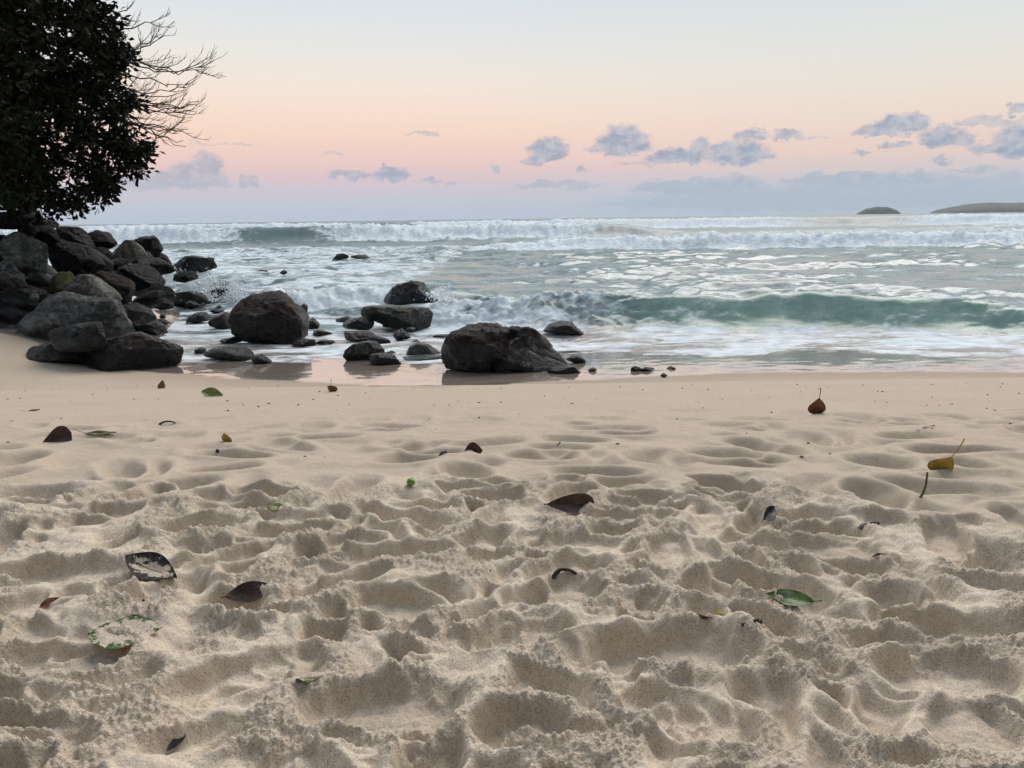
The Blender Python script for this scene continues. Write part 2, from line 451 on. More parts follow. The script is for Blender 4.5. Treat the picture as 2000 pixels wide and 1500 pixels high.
def sand_height(x, y, want_masks=False):
    x = np.asarray(x, float); y = np.asarray(y, float)
    shp = x.shape; x = x.ravel(); y = y.ravel()
    z = plain(x, y)
    rl = rough_line(x) + 0.10 * perlin2(x * 2.1, y * 2.1, 3)
    rough = sstep(0.16, -0.12, y - rl)
    und = sstep(3.9, 2.3, y)
    h = 0.020 * fbm2(x * 2.3, y * 3.2, 21, 3) * und + 0.006 * fbm2(x * 0.9, y * 2.2, 22, 3) * sstep(9, 4, y)
    h = h + 0.026 * fbm2(x * 5.0, y * 6.5, 23, 3) * rough
    floor = np.zeros_like(x)
    near = y < 4.2
    wob1 = perlin2(x * 14, y * 14, 40); wob2 = perlin2(x * 34, y * 34, 41); wob3 = perlin2(x * 5, y * 5, 43)
    for (cx, cy, a, L, W, D, soft, u) in prints:
        rad = L * 1.1
        idx = np.nonzero((np.abs(x - cx) < rad) & (np.abs(y - cy) < rad))[0]
        if len(idx) == 0: continue
        dx, dy = x[idx] - cx, y[idx] - cy
        ca, sa = math.cos(a), math.sin(a)
        p = (dx * ca + dy * sa) / (L * 0.5); q = (-dx * sa + dy * ca) / (W * 0.5)
        q = q / (1.0 + 0.22 * p - 0.25 * (1 - p * p) * (u - .2) * np.sign(q) * .6)
        e = np.sqrt(np.abs(p) ** 2.6 + np.abs(q) ** 2.2 + 1e-9)
        if soft > 0.5:
            e = e + 0.25 * wob3[idx]
            mk = sstep(1.25, 0.35, e); rim = np.exp(-((e - 1.25) / 0.4) ** 2)
            h[idx] = h[idx] * (1 - 0.6 * mk) - D * mk; h[idx] += rim * 0.8 * np.maximum(0, D * 0.45 - h[idx])
        else:
            e = e + 0.16 * wob1[idx] + 0.07 * wob2[idx] + 0.2 * wob3[idx]
            mk = sstep(1.14, 0.66, e); rim = np.exp(-((e - 1.28) / 0.30) ** 2)
            fl = -D * (0.62 + 0.3 * p + 0.25 * np.cos(p * 2.4 + u * 3)) + 0.012 * (u - 0.5)
            if L < 0.1: fl = h[idx] * 0.8 - D
            hh = h[idx] * (1 - mk) + fl * mk
            h[idx] = hh + rim * (1 - mk) * (0.85 if L > 0.1 else 0.15) * np.maximum(0, D * (0.36 + 0.45 * wob1[idx]) - hh)
            floor[idx] = floor[idx] * (1 - rim * 0.8) * (1 - mk) + mk
    # clods and crumbs
    cr = rough * (1 - 0.75 * floor) * sstep(-0.35, 0.3, fbm2(x * 5.5, y * 5.5, 50, 2) + 0.1)
    h = h + cr * (0.0075 * np.abs(perlin2(x * 34, y * 34, 51)) + 0.0085 * np.abs(perlin2(x * 75, y * 75, 52)) + 0.0055 * perlin2(x * 150, y * 150, 53))
    h = h + rough * 0.006 * fbm2(x * 17, y * 20, 55, 3)
    h = h + 0.0016 * fbm2(x * 11, y * 20, 56, 3) * sstep(7.0, 4.0, y) + 0.002 * fbm2(x * 3, y * 8, 57, 3) * sstep(4, 5, y)
    z = z + h
    if want_masks:
        wy = wet_y(x) + 0.07 * perlin2(x * 1.3, y * 0 + 4, 60) + 0.02 * perlin2(x * 6, y * 3, 61)
        wet = sstep(-0.03, 0.10, y - wy)
        damp = np.clip(sstep(-0.8, 0.0, y - wy) * 0.35 + 0.55 * (1 - rough) + 0.35 * floor * rough * sstep(0, 0.5, perlin2(x * 3, y * 3, 66) + .3), 0, 1)
        return z.reshape(shp), wet.reshape(shp), damp.reshape(shp), np.clip(cr + 0.25 * rough, 0, 1).reshape(shp)
    return z.reshape(shp)

def polar(azs, rs):
    A, D = np.meshgrid(azs, rs)
    return np.tan(A) * D, D

def build_beach():
    azs = np.concatenate([np.linspace(-R(74), -R(37.5), 40)[:-1], np.linspace(-R(37.5), R(37.5), 660), np.linspace(R(37.5), R(74), 40)[1:]])
    rs = np.concatenate([np.exp(np.linspace(math.log(0.5), math.log(0.78), 30))[:-1], np.exp(np.linspace(math.log(0.78), math.log(3.3), 560))[:-1], np.exp(np.linspace(math.log(3.3), math.log(15), 190))])
    X, Y = polar(azs, rs)
    Z, wet, damp, cr = sand_height(X, Y, True)
    v1 = np.stack([X, Y, Z], -1).reshape(-1, 3); q1 = grid_quads(len(rs), len(azs))
    xs = np.linspace(-14, 14, 141); ys = np.linspace(-8, 0.55, 60)
    X2, Y2 = np.meshgrid(xs, ys); Z2 = plain(X2, Y2) + 0.03 * fbm2(X2 * 3, Y2 * 3, 70, 3) - 0.03
    v2 = np.stack([X2, Y2, Z2], -1).reshape(-1, 3); q2 = grid_quads(len(ys), len(xs), len(v1))
    zer = np.zeros(len(v2))
    me = quick_mesh('beach_sand', np.vstack([v1, v2]), np.vstack([q1, q2]),
                    {'wet': np.concatenate([wet.ravel(), zer]), 'damp': np.concatenate([damp.ravel(), zer]), 'crumb': np.concatenate([cr.ravel(), zer + .6])})
    o = obj('beach_sand', me, SAND)
    tag(o, 'pale trampled sand sloping down to the wet shoreline', kind='structure')
build_beach()

def sand_hit(px, py):
    v = ray(px, py)
    ys = np.linspace(0.6, 12, 4000); xs = v[0] / v[1] * ys; zs = EYE + v[2] / v[1] * ys
    g = sand_height(xs, ys)
    k = np.argmax(zs - g < 0)
    return np.array([xs[k], ys[k], g[k]])

# ------------------------------------------------------------------ the sea
def sea_fields(x, y):
    shp = x.shape; x = x.ravel(); y = y.ravel()
    far = sstep(60, 300, y)
    z = np.zeros_like(x); foam = np.zeros_like(x); lump = np.zeros_like(x)
    def wave(yc, A, wf, wb, broken, trail, face_foam=1.0):
        nonlocal z, foam, lump
        s = y - yc
        h = np.where(s < 0, np.exp(-np.abs(s / wf) ** 1.7), np.exp(-np.abs(s / wb) ** 1.6))
        z = np.maximum(z, 0) + A * h * 1.0 if False else z + A * h
        front = sstep(-2.3 * wf, -1.3 * wf, s) * sstep(wb * 0.35, 0, s)
        back = np.where(s > 0, np.exp(-s / trail), 0) * 0.62
        foam = np.maximum(foam, broken * np.maximum(front * face_foam, back))
        lump = np.maximum(lump, broken * np.where(s < 0, sstep(-2.2 * wf, -1.0 * wf, s), np.exp(-s / (wb * 0.9))) * A)
    pxn = x / y * FPX + 1000                                # rough bearing, handy for laying out the surf
    # --- first shore break: green glassy face on the right, churned on the left
    yc = 12.3 - (np.clip(x, -3, 14) - 3.28) * 0.20 + 0.16 * perlin2(x * 0.55, x * 0 + 1, 80) + .05 * perlin2(x * 1.7, x * 0 + 1, 81)
    A = np.interp(x, [-2.2, -1.0, 0.5, 1.6, 3.2, 5.2, 7.6, 10, 20], [0.0, 0.28, 0.40, 0.47, 0.52, 0.50, 0.36, 0.34, .3]) * (1 + 0.17 * perlin2(x * 0.7, x * 0 + 7, 82) + 0.09 * perlin2(x * 2.3, x * 0 + 7, 182))
    br = np.interp(x, [-3, -1, 0.6, 1.6, 2.4, 6.3, 7.4, 9, 20], [1, 1, .74, .34, 0.0, 0.0, .20, .4, .7])
    wave(yc, A, 0.40, 1.5, br, 2.2)
    s = y - yc
    crest = np.exp(-((s + 0.0) / 0.10) ** 2) * sstep(1.0, 2.4, x) * (0.46 + 0.45 * perlin2(x * 1.9, x * 0 + 3, 183))
    basef = np.exp(-((s + 0.78) / 0.22) ** 2) * sstep(1.2, 2.4, x) * (0.72 + 0.5 * perlin2(x * 0.9, y * 2, 184))
    foam = np.maximum(foam, basef)
    foam = np.maximum(foam, crest)
    foam = np.maximum(foam, sstep(0.5, 2.5, s) * sstep(48, 40, y) * (0.03 + 0.27 * perlin2(x * 0.16, y * 0.5, 185)))
    face = sstep(-0.95, -0.5, s) * sstep(0.25, 0.0, s) * sstep(1.2, 2.8, x)
    foam = np.maximum(foam, face * (0.16 + 0.46 * perlin2(x * 1.3 + s * 1.6, s * 1.4, 186)) * (1 - 0.5 * sstep(3, 5, x) * sstep(7, 6, x)))
    # foam spread in front of it, up to the sand
    apron = sstep(8.6, 9.6, y) * sstep(0.05, -0.75, s)
    foam = np.maximum(foam, apron * (0.60 + 0.30 * perlin2(x * 0.7, y * 1.6, 83)))
    # --- low bore running between the rocks on the left
    yb = 15.9 + 0.35 * perlin2(x * 0.6, x * 0 + 3, 84)
    wave(yb, np.interp(x, [-10, -7, -2, -0.8], [0.2, 0.34, 0.30, 0.0]) * sstep(450, 540, pxn), 0.38, 1.2, np.interp(x, [-9, -7, -1.6, -.8], [1, 1, 1, 0]) * sstep(400, 520, pxn), 6.0)
    foam = np.maximum(foam, sstep(-1.4, -3.2, x) * sstep(14.5, 16, y) * sstep(70, 40, y) * (0.60 + 0.2 * perlin2(x * 0.3, y * 0.4, 85)))
    foam = np.maximum(foam, sstep(-0.5, -2, x) * sstep(9.4, 10.0, y) * sstep(16.5, 15.5, y) * (0.50 + 0.3 * perlin2(x * 0.8, y * 1.2, 86)))
    # --- second line: white bores about forty metres out
    y2 = 42.5 + 1.4 * perlin2(x * 0.07, x * 0 + 5, 87) + 0.5 * perlin2(x * 0.3, x * 0 + 5, 88)
    wave(y2, np.interp(pxn, [300, 900, 1080, 1400, 2200], [.30, .28, .55, .66, .62]), 0.75, 3.0, np.interp(pxn, [200, 450, 900, 1060, 2200], [.9, .6, .5, 1, 1]), 4.0)
    foam = np.maximum(foam, sstep(43, 46, y) * sstep(75, 58, y) * (0.22 + 0.26 * perlin2(x * 0.12, y * 0.3, 89)))
    # --- third line
    y3 = 66 + 3.0 * perlin2(x * 0.035, x * 0 + 9, 90) + 0.8 * perlin2(x * 0.15, x * 0 + 9, 91)
    g3 = np.maximum.reduce([np.exp(-((pxn - 560) / 95) ** 2), 0.7 * np.exp(-((pxn - 1215) / 85) ** 2), 0.8 * np.exp(-((pxn - 1640) / 150) ** 2)])
    wave(y3, np.interp(pxn, [300, 700, 1150, 1330, 1800, 2200], [1.25, 1.25, 1.2, .55, .5, .7]) + 0.14 * perlin2(x * 0.08, x * 0 + 2, 92), 1.3, 6.0, (1 - 0.93 * g3) * np.interp(pxn, [1180, 1350, 1800, 2000], [1, .42, .4, .8]), 6.0)
    # --- outer line
    y4 = 112 + 5 * perlin2(x * 0.02, x * 0 + 11, 93)
    g4 = np.maximum.reduce([np.exp(-((pxn - 1660) / 110) ** 2), np.exp(-((pxn - 760) / 60) ** 2) * .7])
    wave(y4, 1.42 + 0.12 * perlin2(x * 0.05, x * 0 + 2, 94), 2.2, 9.0, (1 - 0.95 * g4) * np.interp(pxn, [500, 700, 1900, 2100], [1, .95, 1, 1]), 9.0)
    foam = np.maximum(foam, sstep(74, 80, y) * sstep(180, 120, y) * (0.20 + 0.25 * perlin2(x * 0.07, y * 0.15, 95)))
    y5 = 190 + 8 * perlin2(x * 0.012, x * 0 + 12, 96)
    wave(y5, 1.2 + 0 * x, 4, 14, np.interp(pxn, [200, 500, 700, 1500, 1800, 2200], [.9, .8, .1, 0.1, .7, .9]), 20)
    # --- chop
    mid = sstep(12.8, 15, y) * sstep(0.2, 1.2, s)
    amod = 0.35 + 1.1 * sstep(-0.3, 0.4, fbm2(x * 0.10, y * 0.28, 106, 2))
    chop = 0.065 * fbm2(x * 0.16, y * 0.5, 100, 2) + amod * (0.080 * fbm2(x * 0.42, y * 1.1, 101, 4, 0.5) + 0.012 * fbm2(x * 2.0, y * 4.0, 102, 2))
    z = z + chop * mid * 1.5
    z = z + (0.012 * fbm2(x * 1.6, y * 3.0, 103, 3) + 0.05 * perlin2(x * 0.5, y * 1.1, 104) * sstep(9.5, 11, y)) * (1 - mid)
    z = z + face * 0.02 * perlin2(x * 2.5, s * 3, 105)
    lum = np.abs(perlin2(x * 1.1, y * 1.6, 110)) + 0.6 * np.abs(perlin2(x * 2.7, y * 3.6, 111)) * sstep(110, 45, y) + 0.35 * np.abs(perlin2(x * 6.5, y * 8, 112)) * sstep(45, 20, y)
    z = z + lump * (lum - 0.25) * np.interp(y, [12, 40, 70, 120], [0.75, 0.5, 0.36, 0.25])
    z = z + 0.3 * fbm2(x * 0.03, y * 0.05, 113, 2) * sstep(140, 260, y)
    z = z * (1 - 0.9 * sstep(480, 420, pxn) * sstep(20, 17.5, y))        # sheltered behind the rock pile
    # swash: runs thinly up the slope with a scalloped edge
    z = z - 0.02 + (0.055 + 0.05 * perlin2(x * 0.45, x * 0 + 6, 120)) * sstep(11.3, 9.3, y)
    depth = z - plain(x, y)
    edge = np.exp(-((depth - 0.012) / 0.014) ** 2) * sstep(12, 11, y)
    foam = np.maximum(foam, edge * 0.75)
    sandy = np.clip(sstep(0.30, 0.0, depth) * sstep(12.5, 11, y) * 0.9 + 0.5 * sstep(-0.35, -0.8, s) * sstep(9, 10, y) * sstep(-2, 0, x), 0, 1) * (1 - face)
    sandy = sandy + 0.25 * np.exp(-((s) / 0.5) ** 2) * sstep(1.8, .4, x)
    lace = np.clip(0.75 * sstep(14, 11.5, y) * (1 - face) + 0.16 * face + 0.22 * sstep(40, 16, y) * mid, 0, 1)
    deep = sstep(22, 70, y)
    return [v.reshape(shp) for v in (z, np.clip(foam, 0, 1.2), lace, np.clip(sandy, 0, 1), deep, face)]

def build_sea():
    azs = np.concatenate([np.linspace(-R(66), -R(37), 40)[:-1], np.linspace(-R(37), R(37), 560), np.linspace(R(37), R(66), 40)[1:]])
    rs = np.concatenate([np.exp(np.linspace(math.log(8.4), math.log(9.6), 24))[:-1], np.exp(np.linspace(math.log(9.6), math.log(14), 190))[:-1],
                         np.exp(np.linspace(math.log(14), math.log(220), 480))[:-1], np.exp(np.linspace(math.log(220), math.log(5500), 50))])
    X, Y = polar(azs, rs)
    Z, foam, lace, sandy, deep, face = sea_fields(X, Y)
    f = sstep(230, 500, Y); Z = Z * (1 - f) + 0.15 * f; foam = foam * (1 - f)
    me = quick_mesh('sea', np.stack([X, Y, Z], -1).reshape(-1, 3), grid_quads(len(rs), len(azs)),
                    {'foam': foam.ravel(), 'lace': lace.ravel(), 'sandy': sandy.ravel(), 'deep': deep.ravel(), 'face': face.ravel()})
    o = obj('sea', me, SEA); tag(o, 'green sea with lines of white breakers rolling in', kind='structure')
build_sea()

# ------------------------------------------------------------------ boulders
def mat_rock(name, dark, light, rough=(0.45, 0.75), extra=None, extra_amt=0.0, streak=0.5):
    mt, nd, lk, bs, out = new_mat(name)
    tc = nd.new('ShaderNodeTexCoord').outputs['Object']
    inf = nd.new('ShaderNodeObjectInfo')
    off = nd.new('ShaderNodeVectorMath'); off.operation = 'MULTIPLY_ADD'
    lk.new(inf.outputs['Random'], off.inputs[0]); off.inputs[1].default_value = (37, 61, 83); lk.new(tc, off.inputs[2])
    vec = off.outputs[0]
    a = noise(nd, lk, vec, 2.6, 8, 0.66, 0.5); b = noise(nd, lk, vec, 16, 7, 0.68); c = noise(nd, lk, mapping(nd, lk, vec, (1, 1, 6)), 3.0, 6, 0.65, 0.8)
    t = M(nd, lk, 'ADD', M(nd, lk, 'MULTIPLY', a, 0.55), M(nd, lk, 'ADD', M(nd, lk, 'MULTIPLY', b, 0.30), M(nd, lk, 'MULTIPLY', c, 0.25 * streak)))
    col = MIX(nd, lk, SS(nd, lk, t, 0.42, 0.62), (*dark, 1), (*light, 1))
    col = MIX(nd, lk, SS(nd, lk, b, 0.58, 0.74, 0, 0.45), col, (light[0] * 1.7, light[1] * 1.7, light[2] * 1.65, 1))
    if extra:
        e = noise(nd, lk, vec, 4.0, 6, 0.7)
        col = MIX(nd, lk, SS(nd, lk, e, 0.40, 0.62, 0, extra_amt), col, (*extra, 1))
    # wet below the reach of the waves
    gp = nd.new('ShaderNodeNewGeometry'); sz = nd.new('ShaderNodeSeparateXYZ'); lk.new(gp.outputs['Position'], sz.inputs[0])
    wz = M(nd, lk, 'ADD', sz.outputs[2], M(nd, lk, 'MULTIPLY', M(nd, lk, 'SUBTRACT', a, 0.5), 0.5))
    wetm = SS(nd, lk, wz, 0.50, 0.34)
    col = MIX(nd, lk, M(nd, lk, 'MULTIPLY', wetm, 0.8), col, MIX(nd, lk, 1.0, col, (0.42, 0.40, 0.38, 1), 'MULTIPLY'))
    lk.new(col, bs.inputs['Base Color'])
    rm_ = nd.new('ShaderNodeMix'); lk.new(M(nd, lk, 'MULTIPLY', wetm, 0.75), rm_.inputs[0]); lk.new(SS(nd, lk, a, 0.3, 0.7, rough[0], rough[1]), rm_.inputs[2]); rm_.inputs[3].default_value = 0.22
    lk.new(rm_.outputs[0], bs.inputs['Roughness']); lk.new(SS(nd, lk, wz, 0.50, 0.34, 0.16, 0.5), bs.inputs['Specular IOR Level'])
    mg = nd.new('ShaderNodeTexVoronoi'); mg.feature = 'DISTANCE_TO_EDGE'; lk.new(vec, mg.inputs['Vector']); mg.inputs['Scale'].default_value = 1.9
    crack = SS(nd, lk, mg.outputs['Distance'], 0.0, 0.035)
    h = M(nd, lk, 'ADD', M(nd, lk, 'MULTIPLY', b, 0.7), M(nd, lk, 'ADD', M(nd, lk, 'MULTIPLY', noise(nd, lk, vec, 60, 4, 0.7), 0.25), M(nd, lk, 'MULTIPLY', c, 0.5)))
    h = M(nd, lk, 'ADD', h, M(nd, lk, 'MULTIPLY', crack, 0.22))
    lk.new(bump(nd, lk, h, 0.9, 0.11), bs.inputs['Normal'])
    return mt

ROCK = {
    'grey': mat_rock('rock_grey', (0.028, 0.030, 0.029), (0.25, 0.255, 0.245), (0.5, 0.8)),
    'pale': mat_rock('rock_pale', (0.08, 0.076, 0.06), (0.36, 0.345, 0.30), (0.6, 0.85)),
    'dark': mat_rock('rock_dark', (0.004, 0.004, 0.0045), (0.018, 0.018, 0.019), (0.25, 0.6)),
    'slate': mat_rock('rock_slate', (0.006, 0.0065, 0.007), (0.072, 0.074, 0.073), (0.3, 0.65)),
    'brown': mat_rock('rock_brown', (0.006, 0.0035, 0.003), (0.052, 0.029, 0.019), (0.28, 0.6)),
    'rust': mat_rock('rock_rust', (0.007, 0.005, 0.004), (0.030, 0.021, 0.017), (0.35, 0.7), (0.05, 0.020, 0.011), 0.45),
    'moss': mat_rock('rock_mossy', (0.007, 0.008, 0.005), (0.030, 0.031, 0.02), (0.5, 0.85), (0.042, 0.05, 0.013), 0.7),
    'lichen': mat_rock('rock_lichen', (0.03, 0.03, 0.022), (0.12, 0.115, 0.08), (0.5, 0.85), (0.24, 0.22, 0.09), 0.7),
}
import bmesh
_ICO = {}
def ico(sub):
    if sub not in _ICO:
        bm = bmesh.new(); bmesh.ops.create_icosphere(bm, subdivisions=sub, radius=1.0)
        v = np.array([x.co[:] for x in bm.verts]); f = np.array([[q.index for q in p.verts] for p in bm.faces]); bm.free()
        _ICO[sub] = (v / np.linalg.norm(v, axis=1)[:, None], f)
    return _ICO[sub]

def rock_mesh(poly, thick, seed, sub=4, blocky=0.72, facets=5, rough=1.0, scale=1.0):
    """closed boulder whose front view follows poly (metres, x / z about the middle)"""
    rr = np.random.default_rng(seed)
    d, f = ico(sub)
    th = np.linspace(-math.pi, math.pi, 361)[:-1]
    P = np.array(poly); Q = np.roll(P, -1, axis=0)
    rad = np.zeros(360)
    for a, b in zip(P, Q):
        e = b - a
        den = np.cos(th) * e[1] - np.sin(th) * e[0]
        with np.errstate(divide='ignore', invalid='ignore'):
            t = (a[0] * e[1] - a[1] * e[0]) / den
            u = (a[0] * np.sin(th) - a[1] * np.cos(th)) / den
        ok = (np.abs(den) > 1e-9) & (t > 0) & (u >= -1e-6) & (u <= 1 + 1e-6)
        rad = np.where(ok, np.maximum(rad, t), rad)
    rad = np.where(rad <= 0, rad[rad > 0].mean(), rad)
    rad = rad * scale
    k = np.exp(-0.5 * (np.arange(-9, 10) / 1.8) ** 2); k /= k.sum()
    rad = np.convolve(np.concatenate([rad[-9:], rad, rad[:9]]), k, 'valid')
    low = np.clip(-np.sin(th), 0, 1)
    rad = rad * (1 + 0.14 * low)
    ang = np.arctan2(d[:, 2], d[:, 0])
    Rr = np.interp(ang, np.append(th, math.pi), np.append(rad, rad[0]))
    cp = np.sqrt(d[:, 0] ** 2 + d[:, 2] ** 2); sp = d[:, 1]
    c = cp ** blocky; sn = np.sign(sp) * np.abs(sp) ** blocky
    V = np.stack([Rr * c * np.cos(ang), thick * sn, Rr * c * np.sin(ang)], -1)
    rm = float(rad.mean())
    lo0, hi0 = V.min(axis=0), V.max(axis=0)
    for i in range(facets):
        n = rr.normal(size=3); n[1] = -abs(n[1]) - 0.45; n[2] = n[2] * 0.9 + 0.3
        if i % 4 == 3: n[1] *= -1
        n[0] *= thick / rm if thick < rm else 1
        n /= np.linalg.norm(n)
        s = V @ n; t = s.max() * rr.uniform(0.62, 0.86)
        V = V - np.outer(np.maximum(0, s - t), n)
    lo1, hi1 = V.min(axis=0), V.max(axis=0)
    V = lo0 + (V - lo1) * (hi0 - lo0) / (hi1 - lo1)         # chipping must not shrink it
    nrm = V / (np.linalg.norm(V, axis=1)[:, None] + 1e-9)
    q = V / rm + seed * 3.7
    disp = 0.045 * perlin3(q * 1.5, seed) + 0.07 * (0.3 - np.abs(perlin3(q * 2.6, seed + 1))) + 0.045 * perlin3(q * 6, seed + 2) + 0.035 * np.abs(perlin3(q * 13, seed + 3)) + 0.010 * perlin3(q * 28, seed + 4)
    return V + nrm * (disp * rm * rough)[:, None], f

CROPS = {'A': (0, 380, 1 / 4.1667), 'B': (380, 460, 0.25), 'C': (820, 400, 0.29)}

def contact_depth(px, py):
    v = ray(px, py)
    ys = np.linspace(4, 60, 6000); xs = v[0] / v[1] * ys; zs = EYE + v[2] / v[1] * ys
    return float(ys[np.argmax(zs - np.maximum(plain(xs, ys), 0.0) < 0)])

def place_rock(crop, pts, depth, mat, label, name='boulder', seed=1, thick=0.75, blocky=0.72, facets=5, rough=1.0, parent=None, group=None):
    ox, oy, k = CROPS[crop]
    pp = [(ox + x * k, oy + y * k) for x, y in pts]
    xs = [p[0] for p in pp]; ys = [p[1] for p in pp]
    w_px, h_px = max(xs) - min(xs), max(ys) - min(ys)
    if depth is None:
        dc = contact_depth(0.5 * (max(xs) + min(xs)), max(ys))
        depth = dc + thick * 0.5 * 0.5 * (w_px + h_px) / FPX * dc * 0.55
    W3 = np.array([pix(x, y, depth) for x, y in pp])
    cen = W3.mean(axis=0)
    poly = [(p[0] - cen[0], p[2] - cen[2]) for p in W3]
    th = thick * 0.5 * (0.5 * (w_px + h_px)) / FPX * depth
    sub = 5 if max(w_px, h_px) > 62 else (4 if max(w_px, h_px) > 22 else 3)
    V, f = rock_mesh(poly, th, seed, sub, blocky, facets, rough, 1.05 if group == PILE else 1.0)
    o = obj(name, quick_mesh(name, V, f), ROCK[mat], parent)
    o.location = cen.tolist()
    if parent is None:
        tag(o, label, 'boulder' if name != 'pebble' else 'stone', group)
    return o

